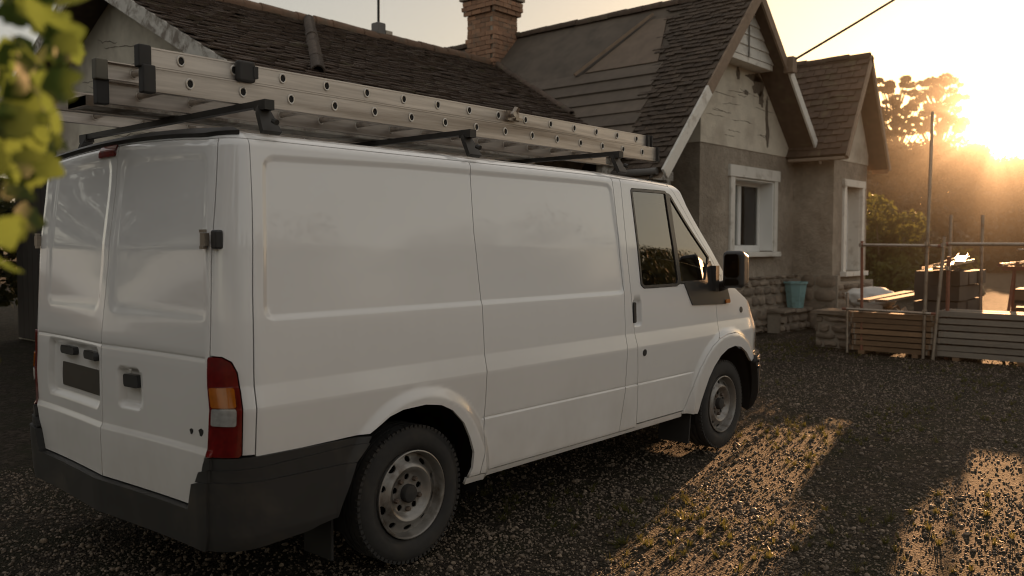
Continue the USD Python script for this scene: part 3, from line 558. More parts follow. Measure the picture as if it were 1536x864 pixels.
def tree(name, label, cat, x, y, h, spread, seed, kind='round', n=3200, size=.16, mat='leaf_dark', group=None, z=None):
    rg = np.random.default_rng(seed); z0 = float(hill_z(np.array([x]), np.array([y]))[0]) if z is None else z
    t = thing(name, label, cat, (x, y, z0 - .1), 0, group); mb = MB(); clumps, rad = [], []
    tr = {'round': .28, 'umbrella': .62, 'bush': .05}[kind] * h; lean = rg.normal(0, .05, 2) * h
    top = np.array([lean[0], lean[1], h * .85]); r0 = .018 * h + .03
    if kind != 'bush':
        mb.tube([(0, 0, 0), (lean[0] * .3, lean[1] * .3, tr * .6), (lean[0] * .6, lean[1] * .6, tr * 1.05), tuple(top * [.9, .9, .95])], [r0, r0 * .8, r0 * .6, r0 * .15], 8)
    nb = {'round': 16, 'umbrella': 64, 'bush': 12}[kind]
    for k in range(nb):
        a = k * 2.4 + rg.uniform(-.4, .4)
        if kind == 'umbrella': zz = rg.uniform(.58, .98) * h; rr_ = spread * rg.uniform(.15, 1.) * (1.1 - .45 * (zz / h - .58) / .4)
        elif kind == 'bush': zz = rg.uniform(.2, .85) * h; rr_ = spread * rg.uniform(.1, .8) * math.sqrt(max(.1, 1 - (zz / h) ** 2))
        else: zz = rg.uniform(.3, .95) * h; rr_ = spread * rg.uniform(.2, .85) * math.sqrt(max(.12, 1 - ((zz / h - .55) / .5) ** 2))
        e = np.array([rr_ * math.cos(a) + lean[0] * zz / h, rr_ * math.sin(a) + lean[1] * zz / h, zz]); b0 = np.array([lean[0] * .5, lean[1] * .5, max(tr * .7, zz - rr_ * .8 - .1 * h)]) if kind != 'bush' else np.zeros(3)
        m_ = (b0 + e) / 2 + [0, 0, -.04 * h]; mb.tube([b0, m_, e], [r0 * .5, r0 * .32, r0 * .12], 5)
        clumps.append(e); rad.append(spread * ({'umbrella': rg.uniform(.06, .20), 'bush': rg.uniform(.25, .45)}.get(kind, rg.uniform(.22, .40))))
    obj('trunk', mb, M['bark'], t, smooth=50)
    v, f = leaf_cloud(np.array(clumps), np.array(rad), n, size, rg, .62 if kind == 'umbrella' else .85); obj('crown', (v, f), M[mat], t)
    return t
def at(px, dist):     # a spot on the ground in the direction of a picture column, at this distance
    a = YAW - math.atan((px - 768) / 1295.9); return CAM[0] + dist * math.cos(a), CAM[1] + dist * math.sin(a)
G1 = 'trees of the far treeline'
ORD = ['leftmost', 'second from left', 'third from left', 'fourth from left', 'fifth from left', 'sixth from left', 'seventh from left', 'eighth from left', 'ninth from left', 'rightmost']
ORD2 = ['leftmost in the nearest row', 'lowest left of the tall pole', 'near one right of the tall pole', 'middle', 'nearest under the sun', 'larger one under the sun', 'one at the right edge', 'far left', 'far middle', 'far right', 'one beside the end gable', 'lowest in front', 'one beyond the right edge']
def far_tree(name, label, px, dist, el, spread, seed, kind='round', n=2600, group=None, size=.45):
    """el: how many degrees its top stands above eye level"""
    x, y = at(px, dist); z = float(hill_z(np.array([x]), np.array([y]))[0]); h = CAM[2] + dist * math.tan(math.radians(el)) - z
    return tree(name, label, 'bush' if name == 'bush' else 'tree', x, y, max(h, 2.), spread, seed, kind, n, size, 'leaf_far', group)
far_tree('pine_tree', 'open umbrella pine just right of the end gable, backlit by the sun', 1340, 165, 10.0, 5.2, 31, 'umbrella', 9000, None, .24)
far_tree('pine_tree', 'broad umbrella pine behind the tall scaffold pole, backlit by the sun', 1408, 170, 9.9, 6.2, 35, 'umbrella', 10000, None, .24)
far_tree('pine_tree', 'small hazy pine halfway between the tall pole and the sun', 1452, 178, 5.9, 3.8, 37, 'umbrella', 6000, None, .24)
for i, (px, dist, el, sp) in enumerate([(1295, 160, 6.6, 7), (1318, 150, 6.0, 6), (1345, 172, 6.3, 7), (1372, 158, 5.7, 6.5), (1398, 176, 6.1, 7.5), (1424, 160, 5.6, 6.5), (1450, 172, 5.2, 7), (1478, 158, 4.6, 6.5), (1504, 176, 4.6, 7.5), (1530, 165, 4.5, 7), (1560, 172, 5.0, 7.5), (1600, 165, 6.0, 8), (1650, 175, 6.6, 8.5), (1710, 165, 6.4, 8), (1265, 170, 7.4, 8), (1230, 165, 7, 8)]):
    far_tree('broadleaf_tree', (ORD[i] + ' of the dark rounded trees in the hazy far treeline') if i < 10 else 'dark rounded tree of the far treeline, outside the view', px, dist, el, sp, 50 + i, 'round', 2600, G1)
for i, (px, dist, el, sp) in enumerate([(1330, 70, 2.0, 3.4), (1365, 95, 3.0, 4.2), (1392, 80, 1.7, 3.2), (1432, 105, 3.2, 4.6), (1465, 85, 2.0, 3.4), (1500, 110, 3.4, 5), (1530, 90, 2.4, 3.8), (1345, 120, 4.0, 5), (1410, 130, 4.1, 5), (1475, 135, 4.1, 5.2), (1310, 100, 3.6, 4.4), (1450, 60, .8, 2.4), (1575, 100, 3., 4.6)]):
    far_tree('scrub_tree', ('low dark scrub tree on the hillside, ' + ORD2[i]), px, dist, el, sp, 90 + i, 'bush', 2200, 'scrub trees on the hillside', .26)
tree('bush', 'sunlit yellow green bush just right of the end gable window', 'bush', *at(1326, 27), 3.3, 1.5, 81, 'bush', 3800, .10, 'leaf_bush', z=0)
far_tree('bush', 'large dark bush behind the metal pile at the right', 1515, 58, 1.6, 4.6, 82, 'bush', 8000, None, .20)
tree('bush', 'low shadowed bush between the end gable and the tall pole', 'bush', *at(1372, 30), 2.0, 2.2, 83, 'bush', 3000, .10, 'leaf_dark', z=.0)
tree('bush', 'low weedy shrub beyond the stacked tubes, near the right edge', 'bush', 16.4, -2.2, .95, .9, 84, 'bush', 1500, .05, 'leaf_bush', z=0)
mound = thing('rubble_mound', 'low brown mound of earth and rubble beyond the yard', 'mound', (27, 4.4, -.35))
rg = np.random.default_rng(5); t = trimesh.creation.icosphere(4, 1.0); v = np.array(t.vertices) * [2.6, 1.9, 1.25]; v += (meshkit.fbm(v * 1.3 + 9, 4, 2) - .5)[:, None] * .9 * np.array(t.vertices)
obj('earth', (v, np.array(t.faces)), M['hill_ground'], mound, smooth=True)
# trees on the camera's side of the yard, mirrored in the van's side and windows
for i, (x, y, h, s) in enumerate([(6, -33, 5.4, 3.6), (13, -36, 6.4, 4.4), (20, -32, 5.0, 3.6), (27, -38, 7.2, 4.8), (35, -36, 6.2, 4.4), (44, -40, 7.4, 5), (-2, -35, 5.6, 4), (-10, -34, 6, 4.2), (-19, -38, 7, 4.8), (54, -42, 8, 5.4), (32, -27, 4.2, 3.2), (16, -27, 3.8, 3.2), (62, -37, 4.4, 5), (71, -40, 5.8, 5.6), (80, -45, 5.4, 5.4), (90, -47, 6.4, 6), (101, -52, 6.4, 6.4), (55, -31, 3.2, 3.6)]):
    tree('broadleaf_tree', 'dark rounded tree on the near side of the yard, seen mirrored in the van', 'tree', x, y, h * 1.45, s * 1.2, 120 + i, 'round', 1500, .24, 'leaf_dark', 'trees on the near side of the yard', z=0)
for i, (x, y, h, s_) in enumerate([(-9.5, 9.5, 6.5, 3.4), (-9.0, 4.5, 6.8, 3.2), (-9.8, -.3, 6.2, 3.2), (-9.0, -5.2, 6.6, 3.4), (-8.0, -10.0, 6.0, 3.4), (-7.5, 14.0, 6.6, 3.4)]):
    tree('broadleaf_tree', 'dense dark tree standing behind the viewer, mirrored in the rear doors', 'tree', x, y, h, s_, 160 + i, 'round', 5200, .16, 'leaf_dark', 'trees behind the viewer', z=0)
tree('broadleaf_tree', 'dense dark tree past the left corner of the gable end', 'tree', 1.2, 14.6, 5.5, 3.0, 180, 'round', 6000, .14, 'leaf_dark', z=0)
tree('bush', 'dark overgrown bush at the foot of the left gable end', 'bush', 1.6, 12.4, 2.9, 1.7, 181, 'bush', 5000, .09, 'leaf_dark', z=0)
# ------------------------------------------------------------------ the van: every outer panel is cut from one unrolled surface (u along side, rear and front; v up)
XS0, RC, YC0 = -0.80, 0.15, 0.80
XF0, RF, RFY, YF0 = 3.42, 0.42, 0.28, 0.66
ZS, LS = 1.885, 0.135
UR = XS0 - RC * PI / 2; UREND = UR - YC0
UF = XF0 + RF * PI / 2; UFEND = UF + YF0
def sst(t): t = np.clip(t, 0, 1); return t * t * (3 - 2 * t)
def Wid(x, z):
    w = np.interp(z, [.2, .28, .33, .36, .60, .858, .945, 1.2, 1.5, 1.84, 1.95], [.88, .925, .946, .953, .966, .984, .967, .957, .938, .906, .893])
    t = np.clip((x - 1.7) / 1.7, 0, 1.2)
    return w - t * t * (.012 + .05 * sst((z - .9) / .9))
def XR(z): return np.interp(z, [.2, .45, .62, 1.0, 1.5, 1.9], [-.945, -.957, -.962, -.962, -.945, -.905])
def XF(z): return np.interp(z, [.2, .35, .45, .62, .66, .8, .95, 1.1], [3.80, 3.87, 3.89, 3.90, 3.875, 3.86, 3.80, 3.66])
def BOW(z): return np.interp(z, [.3, 1.1, 1.4, 1.75, 1.9], [.04, .04, .015, 0., 0.])
def lift1(u, v):
    a = np.clip((v - ZS) / LS, 0, 1) * PI / 2
    ins = .10 * (1 - np.cos(a)); z = np.where(v > ZS, ZS + .065 * np.sin(a), v)
    xx = np.clip(u, XS0, XF0)
    z = z - .028 * np.clip((xx - 1.2) / 1.3, 0, 1.3) ** 2 * sst((v - 1.2) / .6)
    W = Wid(xx, np.minimum(v, ZS + .3))
    x = u + 0 * v; y = -(W - ins)
    ph = np.clip((XS0 - u) / RC, 0, PI / 2); xr = XR(v); m = u < XS0
    x = np.where(m, XS0 - (XS0 - xr - ins) * np.sin(ph), x); y = np.where(m, -((W - RC) + (RC - ins) * np.cos(ph)), y)
    t = np.clip((UR - u) / YC0, 0, 1); m = u < UR
    x = np.where(m, xr + ins - BOW(v) * sst(t * .5) * 2, x); y = np.where(m, -(W - RC) * (1 - t), y)
    z = np.where(m, z + .030 * (1 - (1 - t) ** 2) * sst((v - 1.72) / .2), z)
    ph = np.clip((u - XF0) / RF, 0, PI / 2); m = u > XF0; xf = XF(v)
    x = np.where(m, XF0 + (xf - XF0 - ins) * np.sin(ph), x); y = np.where(m, -((W - RFY) + (RFY - ins) * np.cos(ph)), y)
    t = np.clip((u - UF) / YF0, 0, 1); m = u > UF
    x = np.where(m, xf - ins + .07 * sst(t * .5) * 2, x); y = np.where(m, -(W - RFY) * (1 - t), y)
    return np.stack([x, y, z], -1)
def lift0(u, v):
    u = np.asarray(u, float); v = np.asarray(v, float) + 0 * u; u = u + 0 * v
    lf = (u < UREND) | (u > UFEND)
    P = lift1(np.where(u < UREND, 2 * UREND - u, np.where(u > UFEND, 2 * UFEND - u, u)), v)
    P[..., 1] = np.where(lf, -P[..., 1], P[..., 1]); return P
def norm0(u, v, e=2e-3):
    n = np.cross(lift0(u + e, v) - lift0(u - e, v), lift0(u, v + e) - lift0(u, v - e))
    return n / np.maximum(np.linalg.norm(n, axis=-1, keepdims=True), 1e-12)
def rrect(u, v, u0, u1, v0, v1, r):
    """signed distance to a rounded rectangle (bounds may be arrays)"""
    du = np.abs(u - (u0 + u1) / 2) - (u1 - u0) / 2 + r; dv = np.abs(v - (v0 + v1) / 2) - (v1 - v0) / 2 + r
    return np.hypot(np.maximum(du, 0), np.maximum(dv, 0)) + np.minimum(np.maximum(du, dv), 0) - r
AR, AF = (0.035, 0.345), (3.10, 0.335)
def relief(u, v):
    d = np.zeros(np.broadcast(u, v).shape)
    pit = lambda sd, w: 1 - sst(sd / w * .5 + .5)
    l = np.interp(v, [1.21, 1.85], [-.775, -.738]); r_ = np.interp(v, [1.21, 1.86], [1.765, 1.682]); top = np.interp(u, [-.72, 0, 1.7], [1.845, 1.861, 1.866])
    d -= .0075 * pit(rrect(u, v, l, r_, 1.205, top, .045), .016)
    d -= .0045 * pit(rrect(u, v, -1.782, -1.022, 1.208, 1.846, .04), .022)
    d -= .0045 * pit(rrect(u, v, -2.525, -1.905, 1.208, 1.852, .04), .022)
    d -= .022 * pit(rrect(u, v, -2.505, -1.885, .762, 1.022, .035), .02)
    d -= .030 * pit(rrect(u, v, -1.695, -1.535, .795, .955, .02), .016)
    d -= .020 * pit(rrect(u, v, 1.862, 1.945, .995, 1.150, .02), .014)
    rear = (u < -.99) & (u > 2 * UREND + .99)
    d += np.where(rear, .012 * sst((.70 - v) / .03), 0)
    d -= np.where((u < -1.03) & (u > 2 * UREND + 1.03), .004 * np.exp(-((v - 1.05) / .006) ** 2), 0)
    side = sst((u - .455) / .03) * sst((2.62 - u) / .03)
    d += side * (.005 * sst((.619 - v) / .006) - .004 * np.exp(-((v - .622) / .004) ** 2))
    rho = np.hypot(u - AR[0], v - AR[1]); d += .024 * (1 - sst((rho - .435) / .065)) * (u > -.75)
    rho = np.hypot(u - AF[0], v - AF[1]); d += .030 * (1 - sst((rho - .50) / .06)) * (u > 2.3)
    return d
def lift(u, v, off=0.): return lift0(u, v) + norm0(u, v) * (relief(u, v) + off)[..., None]
def normal(u, v, e=1.5e-3):
    n = np.cross(lift(u + e, v) - lift(u - e, v), lift(u, v + e) - lift(u, v - e))
    return n / np.maximum(np.linalg.norm(n, axis=-1, keepdims=True), 1e-12)
def _k(*spans): return np.unique(np.round(np.concatenate([np.arange(a, b, s) for a, b, s in spans]), 5))
UK = _k((-2.85, 4.9, .045), (-2.86, -2.62, .014), (-2.53, -2.48, .006), (-1.93, -1.87, .006), (-1.80, -1.76, .006), (-1.71, -1.52, .008), (-1.045, -.99, .006), (-1.04, -.79, .013),
        (-.80, -.71, .005), (-.55, .62, .018), (1.66, 1.79, .006), (1.845, 1.965, .006), (2.45, 3.7, .022), (3.42, 4.1, .02))
VK = _k((.28, 2.03, .035), (.30, .37, .011), (.30, .95, .02), (.612, .632, .003), (.665, .71, .006), (.755, .805, .006), (.945, 1.03, .006), (1.04, 1.06, .004), (1.14, 1.16, .006),
        (1.192, 1.226, .004), (1.83, 1.885, .004), (1.885, 2.02, .0085), (.858, .8581, .1), (.945, .9451, .1))
def chart(poly, off=0., thick=.014, uk=UK, vk=VK, flange=True):
    """(vertices, faces, normals) of a region of the unrolled surface, with folded edges"""
    polys = [g for g in getattr(poly, 'geoms', [poly]) if g.area > 1e-7]
    V, F, N, n0 = [], [], [], 0
    for pg in polys:
        shapely.prepare(pg)
        u0, v0, u1, v1 = pg.bounds
        us = np.unique(np.concatenate([[u0], uk[(uk > u0 + 5e-4) & (uk < u1 - 5e-4)], [u1]])); vs = np.unique(np.concatenate([[v0], vk[(vk > v0 + 5e-4) & (vk < v1 - 5e-4)], [v1]]))
        I, J = np.meshgrid(np.arange(len(us) - 1), np.arange(len(vs) - 1), indexing='ij'); I, J = I.ravel(), J.ravel()
        cells = shapely.box(us[I], vs[J], us[I + 1], vs[J + 1])
        segs = []
        for ring in [pg.exterior, *pg.interiors]:
            c = np.asarray(ring.coords); segs += list(shapely.linestrings(np.stack([c[:-1], c[1:]], 1)))
        hit = np.zeros(len(cells), bool); hit[np.unique(shapely.STRtree(cells).query(np.array(segs), predicate='intersects')[1])] = True
        ins = shapely.contains_xy(pg, (us[I] + us[I + 1]) / 2, (vs[J] + vs[J + 1]) / 2) & ~hit
        key, pts, fs = {}, [], []
        def idx(x, y):
            k = (round(x, 6), round(y, 6))
            if k not in key: key[k] = len(pts); pts.append((x, y))
            return key[k]
        for i, j in zip(I[ins], J[ins]):
            a, b, c, d = idx(us[i], vs[j]), idx(us[i + 1], vs[j]), idx(us[i + 1], vs[j + 1]), idx(us[i], vs[j + 1]); fs += [(a, b, c), (a, c, d)]
        for g in shapely.intersection(cells[hit], pg):
            for q in getattr(g, 'geoms', [g]):
                if q.geom_type != 'Polygon' or q.area < 1e-9: continue
                rings = [np.asarray(r_.coords)[:-1] for r_ in [shapely.geometry.polygon.orient(q).exterior, *q.interiors]]
                vv = np.vstack(rings); t = earcut.triangulate_float64(vv, np.cumsum([len(x) for x in rings]).astype(np.uint32)).reshape(-1, 3)
                for tri in t:
                    A = vv[tri]; ar = (A[1, 0] - A[0, 0]) * (A[2, 1] - A[0, 1]) - (A[2, 0] - A[0, 0]) * (A[1, 1] - A[0, 1])
                    if abs(ar) < 1e-12: continue
                    w = [idx(*q_) for q_ in A]; fs.append(w if ar > 0 else w[::-1])
        pts = np.array(pts); V.append(lift(pts[:, 0], pts[:, 1], np.full(len(pts), off))); N.append(normal(pts[:, 0], pts[:, 1])); F.append(np.array(fs) + n0); n0 += len(pts)
        if flange:
            for ring in [pg.exterior, *pg.interiors]:
                c = np.asarray(shapely.segmentize(LineString(ring.coords), .02).coords)
                if not shapely.is_ccw(shapely.linearrings(c)) == (ring is pg.exterior): c = c[::-1]
                n_ = norm0(c[:, 0], c[:, 1]); P = lift(c[:, 0], c[:, 1], np.full(len(c), off)); Q = P - n_ * thick
                t = np.gradient(P, axis=0); o = np.cross(t, n_); o /= np.maximum(np.linalg.norm(o, axis=1, keepdims=True), 1e-9)
                k = len(c); V += [P, Q]; N += [o, o]; a = np.arange(k - 1)
                F.append(np.vstack([np.stack([a, a + k, a + 1], 1), np.stack([a + 1, a + k, a + k + 1], 1)]) + n0); n0 += 2 * k
    return np.vstack(V), np.vstack(F), np.vstack(N)
def flip(c): v, f, n = c; s = np.array([1, -1, 1]); return v * s, f[:, ::-1], n * s
GAP = .0026
def panel(name, poly, mat, parent, off=0., thick=.014, both=False, gap=GAP, **kw):
    c = chart(poly.buffer(-gap, join_style='mitre') if gap else poly, off, thick)
    p = obj(name, c[:2], mat, parent, normals=c[2], **kw)
    if both: c = flip(c); obj(name, c[:2], mat, parent, normals=c[2], **kw)
    return p
def rr(u0, v0, u1, v1, r=.015): return sbox(u0 + r, v0 + r, u1 - r, v1 - r).buffer(r, 6)
def L2R(pts): return Polygon([(2 * UREND - a, b) for a, b in pts][::-1])

van = thing('van', 'white panel van with black bumpers and ladders on its roof, parked on the gravel', 'van')
GAPL = [(-.957, 1.925), (-.967, 1.67), (-.985, 1.411), (-.999, 1.057), (-1.016, .682)]
SEAM1 = [(-.80, 1.925), (-.807, 1.67), (-.826, 1.306), (-.832, .994), (-.834, .672)]
SEAM2 = [(.455, 1.925), (.452, 1.555), (.478, 1.21), (.485, .946), (.485, .72), (.470, .44), (.440, .345)]
SEAM3 = [(1.705, 1.925), (1.735, 1.448), (1.762, 1.2), (1.764, .62), (1.713, .345)]
SEAM4 = [(1.795, 1.925), (1.812, 1.448), (1.849, 1.07), (1.899, .69), (1.904, .5), (1.908, .366)]
ARCHR = [(-.450, .29), (-.40, .44), (-.33, .60), (-.279, .667), (-.171, .728), (-.093, .748), (.048, .752), (.15, .735), (.226, .700), (.31, .625), (.357, .545), (.39, .464), (.384, .387), (.352, .339), (.33, .28)]
FLARE = [(2.485, .346), (2.56, .45), (2.622, .561), (2.675, .64), (2.744, .713), (2.83, .78), (2.926, .826), (3.05, .852), (3.185, .854), (3.30, .825), (3.40, .775), (3.50, .70), (3.545, .66)]
ARCHF = [(2.660, .329), (2.69, .40), (2.731, .47), (2.79, .56), (2.856, .635), (2.95, .705), (3.05, .745), (3.16, .757), (3.27, .74), (3.37, .69), (3.46, .61), (3.52, .52), (3.555, .40), (3.56, .30)]
APIL = [(2.40, 1.925), (2.60, 1.752), (2.70, 1.655), (2.86, 1.495), (3.06, 1.270), (3.09, 1.15), (2.953, 1.078)]
VTOP = [(2.45, 2.02), (2.50, 1.95), (2.624, 1.80), (2.75, 1.682), (2.886, 1.552), (3.0, 1.425), (3.106, 1.305), (3.18, 1.235), (3.25, 1.19), (3.42, 1.105), (3.60, 1.05), (3.80, 1.0), (UF, .965), (UFEND, .945)]
archR, archF = Polygon(ARCHR + [(.2, .1), (-.4, .1)]), Polygon(ARCHF + [(3.5, .1), (2.7, .1)])
lampR = Polygon([(-1.003, 1.062), (-.945, 1.058), (-.912, 1.04), (-.893, 1.00), (-.886, .93), (-.884, .672), (-1.016, .672)]).buffer(-.012).buffer(.012)
panel('rear_corner_panel', Polygon(GAPL + SEAM1[::-1]).difference(lampR.buffer(.002)), M['van_paint'], van, both=True)
quarter = Polygon(SEAM1 + [(-.834, .66), (-.279, .667), (-.2, .345)] + SEAM2[::-1]).difference(archR)
panel('side_panel', quarter, M['van_paint'], van, both=True)
panel('side_panel', Polygon(SEAM2 + SEAM3[::-1]), M['van_paint'], van, both=True)
panel('door_pillar', Polygon(SEAM3 + [(1.908, .346)] + SEAM4[::-1]), M['van_paint'], van, both=True)
panel('sill', Polygon([(.352, .343), (1.908, .343), (1.908, .361), (2.49, .361), (2.50, .318), (.345, .308)]), M['van_paint'], van, off=-.006, both=True)
roof_side = Polygon([(-1.0, 1.927), (2.40, 1.927), (2.45, 2.02), (-1.0, 2.02)])
rear_top = Polygon([(2 * UREND + 1.0, 1.927), (-1.0, 1.927), (-1.0, 2.02), (2 * UREND + 1.0, 2.02)])
# front doors
door_glass = Polygon([(1.912, 1.852), (2.338, 1.868), (2.425, 1.262), (2.41, 1.232), (1.992, 1.232), (1.962, 1.25)]).buffer(-.012).buffer(.012)
quarter_glass = Polygon([(2.378, 1.862), (2.885, 1.425), (2.83, 1.245), (2.455, 1.245)]).buffer(-.01).buffer(.01)
win_hole = shapely.union_all([door_glass.buffer(.010), quarter_glass.buffer(.010), Polygon([(2.33, 1.868), (2.39, 1.862), (2.46, 1.24), (2.41, 1.226)])]).buffer(.004).buffer(-.004)
door_poly = Polygon(SEAM4 + [(2.497, .366)] + FLARE[1:7] + [(2.962, .87), (2.962, .947), (2.953, 1.078)] + APIL[::-1][1:])
for side in (0, 1):
    P = (lambda c: flip(c)) if side else (lambda c: c)
    c = P(chart(door_poly.difference(win_hole).buffer(-GAP, join_style='mitre'))); d = obj('front_door', c[:2], M['van_paint'], van, normals=c[2])
    frame = win_hole.buffer(-.0005).difference(shapely.union_all([door_glass.buffer(-.008), quarter_glass.buffer(-.008)]))
    c = P(chart(frame, .004, .012)); obj('window_seal', c[:2], M['satin_plastic'], d, normals=c[2])
    c = P(chart(door_glass, -.004, .004)); obj('window_pane', c[:2], M['van_glass'], d, normals=c[2])
    c = P(chart(quarter_glass, -.004, .004)); obj('window_pane', c[:2], M['van_glass'], d, normals=c[2])
    c = P(chart(rr(1.858, 1.008, 1.905, 1.138, .012), .012, .03)); obj('door_handle', c[:2], M['satin_plastic'], d, normals=c[2])
    c = P(chart(sbox(1.961, .815, 1.962, .816).buffer(.021, 12), .003, .008)); obj('lock_cylinder', c[:2], M['satin_plastic'], d, normals=c[2])
    trim = Polygon([(2.50, 1.232), (2.60, 1.082), (3.10, 1.066), (3.17, 1.10), (3.13, 1.20), (2.99, 1.245), (2.90, 1.40), (2.845, 1.36), (2.80, 1.25), (2.5, 1.238)]).buffer(-.008).buffer(.008)
    c = P(chart(trim, .007, .012)); mt = obj('mirror_base', c[:2], M['satin_plastic'], van, normals=c[2])
    c = P(chart(rr(3.085, 1.072, 3.155, 1.10, .01), .016, .012)); obj('repeater_lamp', c[:2], M['amber_lens'], mt, normals=c[2])
    # wing, wheel arch trim, pillar
    wing = Polygon([(2.962, .87), (2.962, .947), (2.953, 1.078), APIL[-2], APIL[-3]] + [APIL[0], (2.45, 1.93)][:0] + [q for q in VTOP if q[0] > 3.1 and q[0] < 3.8] + [(3.80, .98), (3.74, .93), (3.66, .90), (3.60, .80), (3.62, .665), (3.545, .66)] + FLARE[::-1][1:7])
    c = P(chart(wing.buffer(0).buffer(-GAP))); w = obj('front_wing', c[:2], M['van_paint'], van, normals=c[2])
    c = P(chart(sbox(3.35, 1.01, 3.351, 1.011).buffer(.022, 10), .004, .01)); obj('aerial_plug', c[:2], M['satin_plastic'], w, normals=c[2])
    c = P(chart(Polygon(FLARE + ARCHF[::-1][3:]).buffer(-.001), .004, .02)); obj('wheel_arch', c[:2], M['van_paint'], van, normals=c[2])
    pil = Polygon([(2.41, 1.93), (2.455, 2.018)] + [q for q in VTOP if 2.46 < q[0] < 3.15] + APIL[:5][::-1])
    c = P(chart(pil.buffer(0).buffer(-.001))); obj('windscreen_pillar', c[:2], M['van_paint'], van, normals=c[2])
    c = P(chart(Polygon([(3.61, .67), (3.61, .80), (3.67, .895), (3.75, .925), (4.35, .90), (4.30, .70)]), .004, .03)); hl = obj('headlamp', c[:2], M['clear_lens'], van, normals=c[2])
    c = P(chart(lampR, .010, .025)); tl = obj('tail_lamp', c[:2], M['red_lens'], van, normals=c[2])
    c = P(chart(rr(-.996, .865, -.903, .942, .008), .0155, .01)); obj('indicator_lens', c[:2], M['amber_lens'], tl, normals=c[2])
    c = P(chart(rr(-.996, .796, -.903, .861, .008), .0155, .01)); obj('reversing_lens', c[:2], M['clear_lens'], tl, normals=c[2])
# rear doors
gl = [(a, b) for a, b in GAPL] + [(-1.03, .66), (-1.075, .47), (-1.082, .455)]
split = [(UREND, 1.925), (UREND, .455)]
rd = Polygon(gl + [(UREND, .455), (UREND, 1.925)])
ld = L2R(gl + [(UREND, .455), (UREND, 1.925)])
cut = lambda u0, v0, u1, v1: sbox(u0, v0, u1, v1)
d1 = panel('rear_door', rd, M['van_paint'], van, label='right rear door with a handle in a square recess')
d2 = panel('rear_door', ld, M['van_paint'], van, label='left rear door with the number plate recess')
panel('door_handle', rr(-1.668, .878, -1.556, .934, .014), M['satin_plastic'], d1, off=.026, thick=.03, gap=0)
for uu, vv, r_ in ((-1.145, .752, .012), (-1.075, .757, .016)):
    panel('bolt_hole', Polygon([(uu + r_ * math.cos(a) * (1 + .3 * math.sin(3 * a)), vv + r_ * math.sin(a)) for a in np.linspace(0, 6.28, 10)[:-1]]), M['hole_dark'], d1, off=.0015, thick=.002, gap=0)
panel('number_plate', rr(-2.375, .805, -1.90, .922, .006), M['number_plate_dark'], d2, off=.004, thick=.004, gap=0)
for uu in (-2.264, -1.965):
    panel('plate_lamp', rr(uu - .085, .968, uu + .085, 1.008, .019), M['satin_plastic'], d2, off=.026, thick=.03, gap=0)
panel('high_brake_lamp', rr(-2.03, 1.872, -1.855, 1.93, .01), M['red_lens'], d2, off=.008, thick=.012, gap=0)
for s in (1, -1):
    for vv in ((1.515, .57) if s == 1 else (1.515, .57)):
        if vv < 1: continue
        u0 = -.985 if s == 1 else 2 * UREND + .985
        q = lift0(np.array([u0]), np.array([vv]))[0]; n_ = norm0(np.array([u0]), np.array([vv]))[0]
        v_, f_ = (lambda mm: (np.array(mm.vert_properties[:, :3]), np.array(mm.tri_verts)))(rbox((.034, .042, .074), .008).to_mesh())
        hg = obj('hinge', (v_ + q + n_ * .012 + [.02, -s * .025, 0], f_), M['satin_plastic'], van)
        mb = MB(); mb.box(q + n_ * .014 + [-.005, s * .02, 0], (.02, .035, .05)); mb.box(q + n_ * .018 + [-.004, s * .028, .032], (.016, .03, .012)); mb.box(q + n_ * .018 + [-.004, s * .028, -.032], (.016, .03, .012))
        obj('hinge_strap', mb, M['galvanised'], hg)
# roof: the shoulders all round plus the crowned lid
us = np.concatenate([np.linspace(2.45, -.80, 60), np.linspace(-.80, UR, 14)[1:]])
edge = lift0(us, np.full(len(us), 2.0199)); ws = np.linspace(-1, 1, 25)
V = np.stack([np.repeat(edge[:, 0], 25), (edge[:, 1][:, None] * -ws).ravel(), (edge[:, 2][:, None] + (1 - ws ** 2) * (.030 + .015 * sst((edge[:, 0] + .85) / .3))[:, None]).ravel()], -1)
g = np.arange(len(us) * 25).reshape(len(us), 25); F = np.stack([g[:-1, :-1], g[1:, :-1], g[1:, 1:], g[:-1, 1:]], -1).reshape(-1, 4)
c1 = chart(roof_side.union(rear_top).buffer(1e-4).buffer(-.0012, join_style='mitre')); c2 = flip(chart(roof_side.buffer(-.0012, join_style='mitre')))
mb = MB(); mb.add(*c1[:2]); mb.add(*c2[:2])
rn = np.vstack([c1[2], c2[2]])
roofv, rooff, roofn = meshkit.arrays((V, F[:, ::-1] if np.cross(V[F[0, 1]] - V[F[0, 0]], V[F[0, 2]] - V[F[0, 0]])[2] < 0 else F), True)
mb.add(roofv, rooff)
obj('roof', mb, M['van_paint'], van, normals=np.vstack([rn, roofn]))
panel('roof_edge_trim', Polygon([(-.84, 1.950), (-.90, 1.999), (2 * UREND + .9, 1.999), (2 * UREND + .84, 1.950), (2 * UREND + 1.1, 1.938), (-1.1, 1.938)]), M['black_plastic'], van, off=.020, thick=.03, gap=0)
